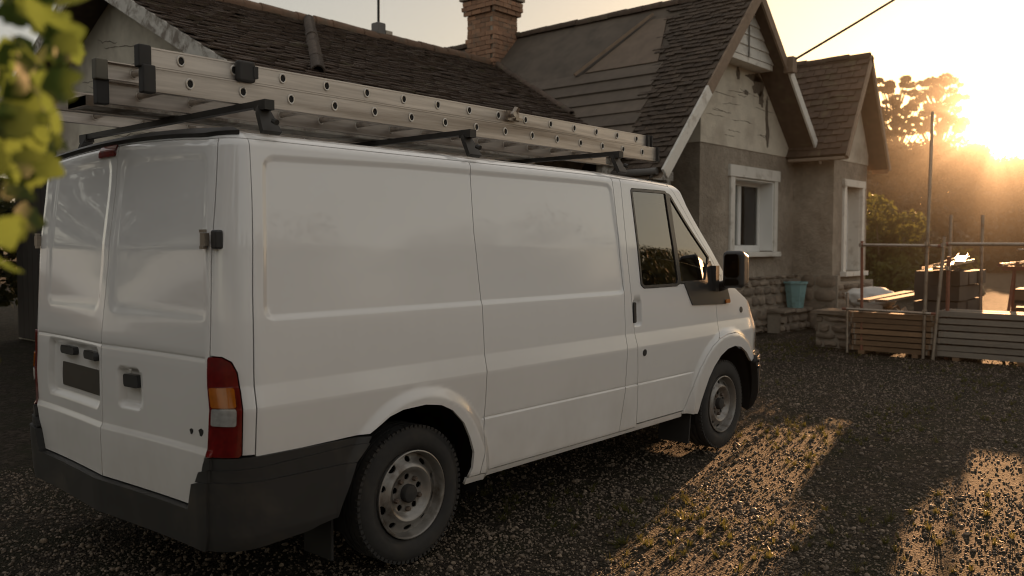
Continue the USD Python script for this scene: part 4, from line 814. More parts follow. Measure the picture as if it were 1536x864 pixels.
# windscreen and bonnet
ue = np.concatenate([np.linspace(2.45, 3.42, 34), np.linspace(3.42, UF, 14)[1:], np.linspace(UF, UFEND - .004, 10)[1:]])
ve = np.interp(ue, [q[0] for q in VTOP], [q[1] for q in VTOP]); E_ = lift0(ue, ve)
bul = np.interp(ue, [2.45, 2.6, 2.9, 3.2, 3.42, UF, UFEND], [.045, .075, .13, .15, .13, .03, 0.])
def hood(rows, w0, w1, k=21, dz=0.):
    w = np.linspace(w0, w1, k); A = E_[rows]
    V = np.stack([np.repeat(A[:, 0], k), (A[:, 1][:, None] * -w).ravel(), (A[:, 2][:, None] + bul[rows][:, None] * (1 - np.abs(w) ** 2.4) + dz).ravel()], -1)
    g = np.arange(len(rows) * k).reshape(len(rows), k); F = np.stack([g[:-1, :-1], g[:-1, 1:], g[1:, 1:], g[1:, :-1]], -1).reshape(-1, 4)
    if np.cross(V[F[0, 1]] - V[F[0, 0]], V[F[0, 2]] - V[F[0, 0]])[2] < 0: F = F[:, ::-1]
    return V, F
rows = np.arange(len(ue)); glr = rows[(ue > 2.49) & (ue < 3.17)]
obj('windscreen', hood(glr, -.93, .93, 25, .001), M['van_glass'], van, smooth=True)
for s in (-1, 1): obj('windscreen_pillar', hood(glr, min(s, .93 * s), max(s, .93 * s), 4), M['van_paint'], van, smooth=True)
obj('roof_front_edge', hood(rows[ue < 2.52], -1, 1), M['van_paint'], van, smooth=True)
obj('bonnet', hood(rows[ue > 3.15], -1, 1, 31), M['van_paint'], van, smooth=True)
# front face and bumpers
fr = [(3.545, .664), (3.62, .664), (4.31, .70), (4.36, .90), (3.82, .94), (3.82, .985)] + [q for q in VTOP if q[0] > 3.8] + [(2 * UFEND - q[0], q[1]) for q in VTOP[::-1] if q[0] > 3.8] + [(2 * UFEND - a, b) for a, b in [(3.82, .985), (3.82, .94), (4.36, .90), (4.31, .70), (3.62, .664), (3.545, .664)]]
UK2 = _k((3.4, 6.3, .03))
def fchart(poly, off, thick=.02):
    return chart(poly, off, thick, uk=UK2)
c = fchart(Polygon(fr).buffer(0), 0); obj('front_panel', c[:2], M['van_paint'], van, normals=c[2])
c = fchart(sbox(4.40, .70, 2 * UFEND - 4.40, .84), .012); gr = obj('grille', c[:2], M['satin_plastic'], van, normals=c[2])
for k in range(3):
    c = fchart(sbox(4.42, .72 + k * .04, 2 * UFEND - 4.42, .735 + k * .04), .024); obj('grille_bar', c[:2], M['black_plastic'], gr, normals=c[2])
c = fchart(Polygon([(3.555, .40), (3.52, .52), (3.48, .60), (3.50, .655), (2 * UFEND - 3.50, .655), (2 * UFEND - 3.48, .60), (2 * UFEND - 3.52, .52), (2 * UFEND - 3.555, .40), (2 * UFEND - 3.62, .22), (3.62, .22)]), .034, .05)
fb = obj('front_bumper', c[:2], M['satin_plastic'], van, normals=c[2])
for vv in (.555, .605):
    c = fchart(sbox(3.50, vv, 2 * UFEND - 3.50, vv + .018), .046, .02); obj('bumper_rib', c[:2], M['satin_plastic'], fb, normals=c[2])
bl = [(-.279, .662), (-.352, .567), (-.436, .373), (-.455, .29)]
top = Polygon([(-.281, .661), (-.300, .633), (-1.0, .62), (-1.03, .605), (-1.024, .640), (-1.012, .668), (-.834, .668)])
c = chart(top.buffer(0), .012, .03); rb = obj('rear_bumper', chart(Polygon([(-.372, .562), (-.435, .40), (-.452, .345), (-.60, .325), (-1.0, .305), (2 * UREND + 1.0, .305), (2 * UREND + .6, .325), (2 * UREND + .452, .345), (2 * UREND + .435, .40), (2 * UREND + .372, .562),
    (2 * UREND + 1.0, .577), (2 * UREND + 1.07, .56), (2 * UREND + 1.10, .452), (-1.10, .452), (-1.07, .56), (-1.0, .577)]), .034, .05)[:2], M['black_plastic'], van, smooth=35)
for fl in (0, 1):
    q = flip(c) if fl else c; obj('bumper_corner', q[:2], M['black_plastic'], rb, normals=q[2])
    q = chart(Polygon([(-.295, .636), (-.362, .562), (-1.0, .575), (-1.066, .565), (-1.04, .61), (-1.0, .622)]).buffer(0), .020, .03)
    q = flip(q) if fl else q; obj('bumper_corner', q[:2], M['black_plastic'], rb, normals=q[2])
c = chart(Polygon([(-1.09, .448), (2 * UREND + 1.09, .448), (2 * UREND + 1.09, .425), (-1.09, .425)]), .022, .08); obj('bumper_step', c[:2], M['black_plastic'], rb, normals=c[2])
# dark inner shell, floor and wheel housings
inner = shapely.union_all([Polygon([(-.9, .32), (1.85, .32), (1.85, 1.95), (-.9, 1.95)]), sbox(1.85, .32, 3.0, 1.2)]).difference(archR.buffer(.03)).difference(archF.buffer(.1))
UK0 = _k((-3, 5, .15)); VK0 = _k((.2, 2.1, .12))
mb = MB()
c = chart(inner, -.045, .01, UK0, VK0, False); mb.add(*c[:2]); c = flip(c); mb.add(*c[:2])
c = chart(sbox(2 * UREND + .9, .42, -.9, 1.95), -.045, .01, UK0, VK0, False); mb.add(*c[:2])
mb.box((1.35, 0, .40), (4.2, 1.60, .14)); mb.box((1.84, 0, 1.1), (.03, 1.78, 1.55)); mb.box((3.25, 0, .65), (.9, 1.3, .45))
obj('inner_shell', mb, M['shell_dark'], van)
for cx in (0.03, 3.10):
    for s in (-1, 1):
        a = np.linspace(-.25, PI + .25, 26); rr_ = .425 if cx < 1 else .44
        P1 = np.stack([cx + rr_ * np.cos(a), np.full(26, s * .945), .345 + rr_ * np.sin(a)], -1); P2 = P1 * [1, 0, 1] + [0, s * .60, 0]
        g = np.arange(25); v_ = np.vstack([P1, P2, [[cx, s * .60, .345]]]); f_ = np.vstack([np.stack([g, g + 1, g + 27], 1), np.stack([g, g + 27, g + 26], 1), np.stack([g + 26, g + 27, np.full(25, 52)], 1)])
        obj('wheel_housing', (np.vstack([v_, v_]), np.vstack([f_, f_[:, ::-1] + len(v_)])), M['shell_dark'], van)
for s in (-1, 1):
    mb = MB(); mb.box((-.420, s * .80, .25), (.012, .20, .26)); obj('mud_flap', mb, M['shell_dark'], van)
    mb = MB(); mb.box((2.60, s * .83, .25), (.015, .24, .26), rmat(0, .12, 0)); obj('mud_flap', mb, M['shell_dark'], van)
# wheels
def wheel(x, side):
    w = UsdGeom.Xform.Define(stage, numbered(path_of(van), 'wheel')); w.AddTranslateOp().Set(Gf.Vec3d(x, side * .845, .325))
    if side > 0: w.AddRotateZOp().Set(180)
    w = w.GetPrim()
    prof = [(.200, .07), (.207, -.078), (.215, -.090), (.235, -.102), (.258, -.106), (.285, -.103), (.303, -.095), (.314, -.086), (.320, -.078)]
    for k in range(4):
        a = -.070 + k * .038; prof += [(.325, a), (.3255, a + .026), (.318, a + .028), (.318, a + .036)]
    prof += [(.322, .08), (.312, .09), (.28, .104), (.235, .10), (.205, .085)]
    prof.append((.200, .07))
    tv, tf = lathe(prof, 'y', 96)
    mb = MB(); mb.add(tv, tf)
    for k in range(72):     # shoulder blocks of the tread
        a = k / 72 * 2 * PI; c_, s_ = math.cos(a), math.sin(a); ex = np.array([[c_, 0, s_], [0, 1, 0], [-s_, 0, c_]])
        mb.box((.317 * c_, -.080, .317 * s_), (.016, .020, .017), ex.T)
    ty = obj('tyre', mb, M['rubber'], w, smooth=30)
    # pressed steel rim with oval holes
    rp = [(.204, -.088), (.2085, -.094), (.2085, -.098), (.203, -.100), (.198, -.094), (.194, -.080), (.190, -.060), (.186, -.052), (.176, -.052), (.160, -.060), (.147, -.072), (.137, -.082), (.128, -.085),
          (.118, -.082), (.108, -.070), (.098, -.058), (.085, -.054), (.060, -.054), (.052, -.056), (.0, -.056), (.0, -.048), (.085, -.046), (.098, -.050), (.108, -.062), (.118, -.074), (.128, -.077), (.137, -.074), (.147, -.064), (.160, -.052), (.176, -.044), (.182, -.044), (.190, .06), (.204, .07)]
    rv, rf = lathe(rp, 'y', 96); rf = np.vstack([rf, [[0, 0, 0]]])[:-1]
    solid = trimesh.Trimesh(rv, rf, process=True)
    n = len(rp); v0, f0 = lathe(rp + [rp[0]], 'y', 96); t = trimesh.Trimesh(v0, f0, process=False); t.merge_vertices(); t.update_faces(t.nondegenerate_faces())
    t.fix_normals()
    mm = m3.Manifold(m3.Mesh(np.asarray(t.vertices, np.float32), np.asarray(t.faces, np.uint32)))
    if mm.is_empty(): raise RuntimeError('rim not solid')
    for k in range(10):
        a = (k + .5) / 10 * 2 * PI; big = 1.0 if k % 2 else .55
        hole = m3.CrossSection.hull(m3.CrossSection.circle(.0125, 16).translate((0, -.016 * big)) + m3.CrossSection.circle(.0125, 16).translate((0, .016 * big))) if False else m3.CrossSection.circle(.0135, 20).scale((1, 1 + 1.2 * (big - .4)))
        h = m3.Manifold.extrude(hole, .12).rotate((90, 0, 0)).translate((.163, .0, 0)).rotate((0, -math.degrees(a), 0))
        mm = mm - h
    for k in range(5):
        a = (k + .25) / 5 * 2 * PI; mm = mm - m3.Manifold.cylinder(.2, .015, .015, 16).rotate((90, 0, 0)).translate((.078 * math.cos(a), .0, .078 * math.sin(a)))
    if mm.volume() < 0: raise RuntimeError('rim inside out')
    rim = obj('rim', mm, M['wheel_steel'], w, smooth=35)
    mb = MB(); mb.add(*lathe([(.20, .02), (.20, .025), (.0, .025), (.0, .02)], 'y', 32)); mb.add(*lathe([(.135, -.02), (.135, .02), (0, .02), (0, -.02), (.135, -.02)], 'y', 32)); obj('brake_drum', mb, M['shell_dark'], w, smooth=30)
    cap = lathe([(.043, -.045), (.043, -.078), (.038, -.086), (.03, -.089), (.0, -.090)], 'y', 32); obj('hub_cap', cap, M['rubber'], rim, smooth=35)
    for k in range(5):
        a = (k + .75) / 5 * 2 * PI; nv, nf = lathe([(.0125, -.05), (.0125, -.070), (.009, -.075), (0, -.075)], 'y', 6); obj('wheel_nut', (nv + [.075 * math.cos(a), 0, .075 * math.sin(a)], nf), M['rust_steel'], rim)
    return w
for x in (.015, 3.10):
    for s in (-1, 1): wheel(x, s)
obj('air_dam', MB().box((3.70, 0, .21), (.03, 1.42, .20)), M['black_plastic'], van)
mb = MB(); mb.tube([(.015, -.75, .33), (.015, .75, .33)], .04); mb.tube([(3.1, -.75, .33), (3.1, .75, .33)], .035); mb.tube([(.3, -.35, .32), (-.95, -.4, .30)], .03); obj('axle', mb, M['shell_dark'], van)
# door mirrors
for s in (-1, 1):
    y0 = s * 1.09; f = lambda v_: np.asarray(v_) * [1, -s, 1] if s > 0 else np.asarray(v_)
    hull = m3.Manifold.batch_hull([m3.Manifold.sphere(.035, 14).translate((x_, yy, zz)) for x_, dy, dz in ((2.945, .046, .098), (3.03, .03, .08)) for yy in (-1.095 - dy + .0, -1.095 + dy) for zz in (1.325 - dz, 1.325 + dz)])
    mv = hull.to_mesh(); mv = (np.array(mv.vert_properties[:, :3]) * [1, -s, 1], np.array(mv.tri_verts) if s < 0 else np.array(mv.tri_verts)[:, ::-1])
    dm = obj('door_mirror', mv, M['satin_plastic'], van, smooth=40)
    mb = MB(); mb.tube([(3.03, s * .90, 1.19), (3.0, s * .98, 1.205), (2.985, s * 1.06, 1.235)], [.042, .036, .032]); obj('mirror_arm', mb, M['satin_plastic'], dm, smooth=50)
    mb = MB(); mb.box((2.921, s * .955, 1.26), (.05, .05, .18)); obj('mirror_arm', mb, M['satin_plastic'], dm)
    v_, f_ = prism(rr(-.058, -.055, .058, .108, .025), 0, .006, 'yz'); a_ = rmat(0, 0, s * .10); obj('mirror_glass', (v_ @ a_.T + [2.903, s * 1.095, 1.325], f_), M['mirror_glass'], dm)
    v_, f_ = prism(rr(-.055, -.022, .055, .022, .018), 0, .006, 'yz'); obj('mirror_glass', (v_ @ a_.T + [2.904, s * 1.095, 1.235], f_), M['mirror_glass'], dm)
# cab
for y in (-.48, .12, .58):
    w_ = .44
    st = MB(); st.add(rbox((.48, w_, .14), .05, (2.22, y, .78))); st.add(rbox((.13, w_, .58), .05, (1.98, y, 1.10))); st.add(rbox((.09, .26, .18), .04, (1.95, y, 1.48)))
    obj('seat', st, M['seat_cloth'], van, smooth=50)
obj('dashboard', MB().add(rbox((.45, 1.66, .30), .08, (2.98, 0, 1.03))), M['seat_cloth'], van, smooth=50)
a = np.linspace(0, 2 * PI, 33); q = np.stack([.06 * np.cos(a), .19 * np.sin(a), .18 * np.cos(a)], -1) + [2.66, -.46, 1.13]
mb = MB(); mb.tube(q, .014, 8, False); mb.bar(q[8], q[24], .02, .03); mb.bar((2.66, -.46, 1.13), (2.85, -.46, 1.0), .05, .05); obj('steering_wheel', mb, M['satin_plastic'], van, smooth=50)
# roof bars
for bx in (-.69, .50, 1.84):
    mb = MB(); top_ = 2.070
    mb.bar((bx, -.80, top_), (bx, .80, top_), .032, .026)
    rbar = obj('roof_bar', mb, M['roof_bar_paint'], van)
    for s in (-1, 1):
        pr = Polygon([(-.045, 0), (.045, 0), (.028, .105), (.012, .135), (-.02, .135), (-.032, .10)])
        v_, f_ = prism(pr, -.012, .012, 'xz'); v_ = v_ @ rmat(s * .55, 0, 0).T + [bx, s * .885, 1.948]
        ft = MB(); ft.add(v_, f_); ft.box((bx, s * .836, 2.062), (.045, .08, .040)); ft.tube([(bx, s * .90, 1.995), (bx, s * .925, 1.985)], .012, 8)
        obj('roof_bar_foot', ft, M['roof_bar_paint'], rbar)

# ------------------------------------------------------------------ ladders on the roof bars
def stile(parent, x0, x1, y, z0, h, out, holes, dep=.030, w=.004):
    """an aluminium channel on edge: web towards `out`, flanges top and bottom, pressed hole rings"""
    mb = MB(); L = x1 - x0; cx = (x0 + x1) / 2
    mb.box((cx, y, z0 + h / 2), (L, w, h)); mb.box((cx, y - out * dep / 2, z0 + h - w / 2), (L, dep - w - .0004, w)); mb.box((cx, y - out * dep / 2, z0 + w / 2), (L, dep - w - .0004, w))
    mb.box((cx, y + out * (w / 2 + .0012), z0 + h - .004), (L, .0022, .006)); mb.box((cx, y + out * (w / 2 + .0012), z0 + .004), (L, .0022, .006))
    st = obj('stile', mb, M['aluminium'], parent)
    for hx in holes:
        rv, rf = lathe([(.0125, 0), (.0125, .004), (.0155, .005), (.0185, .003), (.0185, 0)], 'y', 18)
        rv = rv * [1, 1.0, 1.25]
        for side_ in (out, -out):
            q = rv * [1, side_, 1] + [hx, y + side_ * (w / 2), z0 + h * .53]; obj('rung_end', (q, rf if side_ > 0 else rf[:, ::-1]), M['hole_ring'], st, smooth=40)
            dv, df = lathe([(.0128, .0), (.0128, .0012), (0, .0012)], 'y', 18); dv = dv * [1, 1, 1.25]
            obj('rung_hollow', (dv * [1, side_, 1] + [hx, y + side_ * (w / 2), z0 + h * .53], df if side_ > 0 else df[:, ::-1]), M['hole_dark'], st)
    return st
def ladder_section(parent, x0, x1, ya, yb, z0, h, pitch, first, foot):
    hs = np.arange(x0 + first, x1 - .05, pitch)
    stile(parent, x0, x1, ya, z0, h, -1, hs); stile(parent, x0, x1, yb, z0, h, 1, hs)
    for hx in hs:
        mb = MB(); mb.tube([(hx, ya + .003, z0 + h * .53), (hx, yb - .003, z0 + h * .53)], .0145, 10, False); obj('rung', mb, M['aluminium'], parent, smooth=60)
    for y, m_ in ((ya, foot[0]), (yb, foot[1])):
        obj('rubber_foot', MB().add(rbox((.052, .042, h + .012), .006, (x0 - .018, y + (.012 if y == ya else -.012), z0 + h / 2))), M[m_], parent, smooth=30)
lad = thing('ladder', 'two-section aluminium ladder along the right side of the van roof bars', 'ladder')
ladder_section(lad, -1.062, 2.605, -.652, -.225, 2.0885, .096, .2385, .15, ('ladder_foot', 'ladder_foot'))
ladder_section(lad, -1.072, 2.535, -.640, -.240, 2.1875, .074, .2365, .13, ('ladder_foot', 'ladder_foot_olive'))
mb = MB(); mb.add(rbox((.085, .035, .088), .012, (-.665, -.662, 2.224))); mb.box((-.625, -.672, 2.224), (.02, .02, .05)); obj('guide_bracket', mb, M['ladder_foot'], lad, smooth=40)
mb = MB(); mb.box((1.055, -.660, 2.232), (.10, .012, .055)); mb.tube([(1.03, -.655, 2.235), (1.03, -.70, 2.238)], .016, 10); mb.box((1.055, -.682, 2.258), (.02, .03, .045), rmat(.3, .4, 0)); mb.box((1.09, -.676, 2.215), (.06, .012, .015)); obj('locking_hook', mb, M['galvanised'], lad, smooth=30)
for c_, d_ in (((2.61, -.652, 2.137), (.014, .05, .10)), ((2.545, -.640, 2.2245), (.012, .045, .078)), ((2.50, -.64, 2.2245), (.02, .045, .078))): obj('end_cap', MB().box(c_, d_), M['ladder_foot'], lad)
lad2 = thing('ladder', 'single ladder on the far side of the roof bars, half hidden by leaves', 'ladder')
ladder_section(lad2, -1.42, 2.15, .085, .47, 2.0885, .088, .25, .12, ('ladder_foot', 'ladder_foot'))
board = thing('scaffold_board', 'pale wooden board lying between the two ladders on the roof bars', 'board')
mb = MB(); mb.box((.45, -.045, 2.1095), (3.1, .18, .04)); obj('plank', mb, M['worn_white_wood'], board)
obj('end_band', MB().box((-1.085, -.045, 2.1095), (.03, .186, .044)), M['galvanised'], board)
# ------------------------------------------------------------------ scaffold fence, stacked boards and metal at the right of the yard
FX = 9.5
def pole(label, a, b, r_, mat, fittings=()):
    t = thing('scaffold_pole', label, 'pole', a); b = np.asarray(b, float) - np.asarray(a, float); d = b / np.linalg.norm(b)
    p = [b * k for k in np.linspace(0, 1, 5)]; mb = MB(); mb.tube(p, r_, 14); obj('tube', mb, M[mat], t, smooth=50)
    for z in fittings:
        c = b * (z / b[2]); mb = MB(); mb.tube([c - d * .03, c + d * .03], r_ * 1.35, 12); mb.box(c + [-.05, .0, 0], (.06, .03, .045)); obj('coupler', mb, M['galvanised'], t, smooth=40)
    return t
pole('tall straight scaffold pole rising above the stacked boards', (9.47, -.555, 0), (9.50, -.595, 3.24), .022, 'galvanised', (1.52, .62))
pole('shorter pale pole leaning between the two stacks of boards', (9.44, -.685, 0), (9.50, -.775, 1.61), .022, 'galvanised', (1.50,))
pole('rusty red pole at the left end of the rail', (9.50, .255, 0), (9.52, .285, 1.56), .020, 'red_steel', (1.50, .60))
pole('short bent grey stake at the left corner of the stack', (9.46, .44, 0), (9.50, .465, .84), .018, 'galvanised')
pole('dark red post behind the leaning pole', (9.62, -.80, 0), (9.62, -.80, 1.35), .024, 'red_steel', (1.2,))
pole('thin upright tube standing further back among the metal', (11.2, -.40, 0), (11.2, -.42, 1.95), .024, 'galvanised')
pole('second thin upright tube behind the pile', (11.6, -.75, 0), (11.6, -.75, 1.95), .024, 'galvanised')
def tube_thing(label, a, b, r_, mat, group=None):
    a, b = np.asarray(a, float), np.asarray(b, float); c = (a + b) / 2; t = thing('steel_tube', label, 'tube', c, 0, group)
    obj('pipe', MB().tube([a - c, b - c], r_, 12), M[mat], t, smooth=50)
    mb = MB(); 
    for q in (a, b):
        d = (b - a) / np.linalg.norm(b - a); s = 1 if q is b else -1; obj('pipe_end', MB().tube([q - c - d * s * .05, q - c + d * s * .006], r_ * 1.06, 12), M['red_steel'], t, smooth=50)
tube_thing('long horizontal rail tied to the tall pole at eye height', (9.47, .30, 1.505), (9.53, -.74, 1.490), .021, 'galvanised')
tube_thing('bright horizontal rail running right from the leaning pole', (9.55, -.76, 1.515), (9.75, -3.2, 1.50), .024, 'galvanised')
tube_thing('lower rail across the front of the left stack', (9.43, .50, .615), (9.45, -.70, .60), .018, 'galvanised')
# two stacks of boards lying along the fence
def stack(y0, y1, n, z0, dz, mat, group, base):
    for k in range(n):
        for row in range(2):
            a, b = y0 + R.uniform(-.04, .04), y1 + R.uniform(-.05, .05); x = 9.60 + row * .27 + R.uniform(-.015, .015); z = z0 + k * dz
            lab = f'{base}, ' + (('lowest' if k == 0 else 'topmost' if k == n - 1 else f'{["second", "third", "fourth", "fifth", "sixth", "seventh"][k - 1]} from the ground') + (' in the front row' if row == 0 else ' in the back row'))
            t = thing('board', lab, 'board', (x, (a + b) / 2, z), R.normal(0, .006), group); L = abs(b - a)
            obj('plank', MB().box((0, 0, 0), (.235, L, dz * .80), rmat(R.normal(0, .004), R.normal(0, .02), 0), jit=.003), M[mat], t)
            for e in (-1, 1): obj('end_band', MB().box((0, e * (L / 2 - .04), 0), (.240, .022, dz * .80 + .004)), M['galvanised'], t)
stack(.40, -.66, 7, .075, .078, 'old_timber', None, 'brown board in the left stack')
stack(-.70, -2.75, 7, .075, .088, 'grey_timber', None, 'grey board in the right stack')
for i, y in enumerate((.25, -.45, -.95, -1.7, -2.5)):
    t = thing('bearer', 'timber bearer under the ' + ['left end of the left stack', 'right end of the left stack', 'left end of the right stack', 'middle of the right stack', 'right end of the right stack'][i], 'timber', (9.735, y, .022)); obj('block', MB().box((0, 0, 0), (.55, .08, .05), jit=.004), M['old_timber'], t)
# metal and timber lying on the stacks and on trestles behind
places = [((10.0, .42, .70), (12.6, .55, .72), 'pale plank catching the sun on top of the left stack'), ((10.1, .20, .70), (12.4, .30, .71), 'second sunlit plank beside it on the left stack')]
for a, b, lab in places:
    a, b = np.array(a), np.array(b); c = (a + b) / 2; t = thing('loose_plank', lab, 'plank', c); obj('plank', MB().bar(a - c, b - c, .16, .035), M['grey_timber'], t); obj('end_band', MB().bar(a - c, a - c + (b - a) * .012, .166, .041), M['galvanised'], t)
def trestle(x, y, h, w, label):
    t = thing('trestle', label, 'trestle', (x, y, 0)); obj('top_bar', MB().box((0, 0, h), (.06, w, .06)), M['red_steel'], t)
    for s in (-1, 1):
        for e in (-1, 1): obj('leg', MB().tube([(0, s * w * .42, h), (e * .25, s * w * .46, 0)], .02, 8), M['red_steel'], t, smooth=50)
        obj('stretcher', MB().tube([(-.16, s * w * .45, h * .38), (.16, s * w * .45, h * .38)], .014, 8), M['red_steel'], t, smooth=50)
trestle(11.0, -2.1, 1.18, 1.9, 'rusty trestle carrying the front ends of the long tubes'); trestle(14.0, -2.1, 1.22, 1.9, 'rusty trestle carrying the far ends of the long tubes')
for k in range(11):
    y = -1.28 - k * .165; z = 1.238 + .02 * (k % 2); dy = R.uniform(-.5, .35)
    tube_thing(['leftmost', 'second', 'third', 'fourth', 'fifth', 'sixth', 'seventh', 'eighth', 'ninth', 'tenth', 'rightmost'][k] + ' of the long tubes laid across the trestles', (10.2 + R.uniform(-.4, .3), y, z), (15.2 + R.uniform(-.8, .6), y + dy, z + .03), .024, 'galvanised')
for k, (a, b) in enumerate([((10.3, -.35, 1.15), (13.6, .1, 1.18)), ((10.5, -.45, 1.19), (13.9, -.05, 1.215)), ((10.4, -.60, 1.23), (14.0, .05, 1.265)), ((10.6, -.70, 1.27), (14.1, .10, 1.315))]):
    a, b = np.array(a), np.array(b); c = (a + b) / 2
    t = thing('steel_channel', ['lowest', 'second', 'third', 'highest'][k] + ' of the folded steel channels piled on the block stack', 'channel', c)
    mb = MB(); d, s, u = frame_of(b - a); mb.bar(a - c, b - c, .14, .006); obj('web', mb, M['galvanised'], t)
    for e in (-1, 1): obj('flange', MB().bar(a - c + s * e * .070 + u * .023, b - c + s * e * .070 + u * .023, .006, .045), M['galvanised'], t)
st = thing('block_stack', 'dark stack of crates and blocks under the steel channels', 'stack', (11.9, -.25, 0))
for j in range(5):
    for i in range(3): obj('crate', MB().box((-.5 + i * .52 + R.uniform(-.02, .02), R.uniform(-.03, .03), .11 + j * .225), (.48, .62, .21), jit=.01), M['dark_crate'], st)
tb = thing('site_table', 'low steel bench with a sunlit top behind the right stack of boards', 'bench', (11.6, -2.6, 0))
obj('top', MB().box((0, 0, .78), (1.6, 1.3, .03)), M['galvanised'], tb)
for sx in (-.72, .72):
    for sy in (-.58, .58): obj('leg', MB().box((sx, sy, .38), (.05, .05, .76)), M['red_steel'], tb)
for k in range(16):
    L = R.uniform(.6, 1.9); c = np.array([R.uniform(10.7, 13.8), R.uniform(-2.8, -1.5), 1.30 + .010 * k]); an = R.uniform(-.7, .7); d = np.array([math.cos(an), math.sin(an), R.uniform(-.03, .03)]) * L / 2
    t = thing('offcut', 'short steel or timber offcut lying in the tangle on the metal pile', 'offcut', c, 0, 'offcuts tangled on the pile')
    if k % 2: obj('pipe', MB().tube([-d, d], R.uniform(.014, .026), 10), M['galvanised' if k % 4 == 1 else 'red_steel'], t, smooth=50)
    else: obj('batten', MB().bar(-d, d, R.uniform(.05, .14), R.uniform(.02, .05)), M['old_timber'], t)
for k, (x, y, w, h, lab) in enumerate([(11.6, -1.5, .7, .62, 'dark crate under the front of the long tubes'), (12.5, -2.2, .8, .70, 'dark crate under the middle of the long tubes'), (10.9, -2.35, .6, .5, 'small dark crate behind the right stack of boards'), (13.4, -1.2, .8, .8, 'tall dark crate at the far end of the long tubes'), (12.9, -3.0, .9, .9, 'large dark crate at the right end of the pile')]):
    t = thing('crate', lab, 'crate', (x, y, 0), R.uniform(-.3, .3)); obj('side', MB().add(rbox((w, w * .8, h), .015, (0, 0, h / 2), 6)), M['dark_crate'], t, smooth=30)
    for j in range(4): obj('slat', MB().box((-w / 2 - .008, 0, h * (j + .5) / 4), (.016, w * .78, h * .19)), M['old_timber'], t)
pier = thing('stone_pier', 'short rough stone pier at the left end of the board stacks', 'pier', (0, 0, 0))
obj('core', MB().box((10.15, .80, .24), (.55, .50, .48)), M['mortar'], pier); plinth = pier
stones(9.86, 10.44, 0, .5, lambda v, f: (np.stack([v[:, 0], .555 - v[:, 2], v[:, 1]], 1), f), .10, .16)
stones(.54, 1.06, 0, .5, lambda v, f: (np.stack([9.88 - v[:, 2], v[:, 0], v[:, 1]], 1), f[:, ::-1]), .10, .16)
obj('cap_stone', MB().box((10.13, .80, .52), (.66, .60, .06), jit=.015), M['stone'], pier)
sk = thing('rubble_sack', 'crumpled white sack lying against the corner of the end gable', 'sack', (12.2, 1.05, .62))
t = trimesh.creation.icosphere(3, 1.0); v = np.array(t.vertices); v = v * [.34, .42, .18] * (1 + .5 * (meshkit.fbm(v * 2.4 + 3, 4, 8) - .5))[:, None]; obj('sack_body', (v, np.array(t.faces)), M['white_sack'], sk, smooth=45)
pr = thing('rubble_heap', 'heap of broken blocks under the white sack', 'heap', (12.2, 1.0, 0))
for k in range(46):
    a, r_ = R.uniform(0, 6.28), R.uniform(0, .8); obj('rubble_block', MB().box((r_ * math.cos(a), r_ * math.sin(a) * .8, max(.05, .52 * (1 - r_) + R.uniform(-.1, .05))), R.uniform(.12, .34, 3), rmat(*R.uniform(0, 3, 3)), jit=.03), M['rubble'], pr)

# ------------------------------------------------------------------ loose gravel and weeds
def instancer(name, protos, P, S, label, rg, tilt=3.2, group=None):
    pi = UsdGeom.PointInstancer.Define(stage, '/World/' + name); pr_ = UsdGeom.Scope.Define(stage, f'/World/{name}/kinds')
    rel = pi.CreatePrototypesRel()
    for k, (m_, mat) in enumerate(protos):
        q = usdkit.mesh(stage, f'/World/{name}/kinds/kind_{k}', m_, mat, smooth=False); rel.AddTarget(q.GetPath())
    n = len(P); pi.CreateProtoIndicesAttr(Vt.IntArray.FromNumpy(rg.integers(0, len(protos), n).astype(np.int32))); pi.CreatePositionsAttr(Vt.Vec3fArray.FromNumpy(P.astype(np.float32)))
    pi.CreateScalesAttr(Vt.Vec3fArray.FromNumpy(np.repeat(S[:, None], 3, 1).astype(np.float32)))
    q = rg.normal(size=(n, 4)); q[:, 1:3] *= tilt; q /= np.linalg.norm(q, axis=1, keepdims=True)
    pi.CreateOrientationsAttr(Vt.QuathArray([Gf.Quath(float(a), float(b), float(c), float(d)) for a, b, c, d in q]))
    tag(pi.GetPrim(), label, None, group, 'stuff'); return pi
rg = np.random.default_rng(77)
def pebble(s):
    t = trimesh.creation.icosphere(1, 1.0); v = np.array(t.vertices) * [1.0, .75, .55]; v *= (1 + .55 * (meshkit.noise(v * 1.6 + s * 11, s) - .5))[:, None]; return v, np.array(t.faces)
N = 190000
d = .6 + 15 * rg.uniform(0, 1, N) ** 1.5; a = YAW + rg.uniform(-.62, .60, N)
px, py = CAM[0] + d * np.cos(a), CAM[1] + d * np.sin(a)
keep = (py < 2.4) & (px < 13) & ~((px > 2.3) & (py > 3.5)) & (meshkit.fbm(np.stack([px * 1.1, py * 1.1, 0 * px], -1), 3, 4) > rg.uniform(.05, .60, N))
px, py = px[keep], py[keep]; sz = rg.lognormal(0, .42, len(px)) * .0056
instancer('gravel', [(pebble(k), M['gravel_stone']) for k in range(7)], np.stack([px, py, ground_z(px, py) + sz * .25], 1), sz, 'small angular stones of the gravel yard', rg)
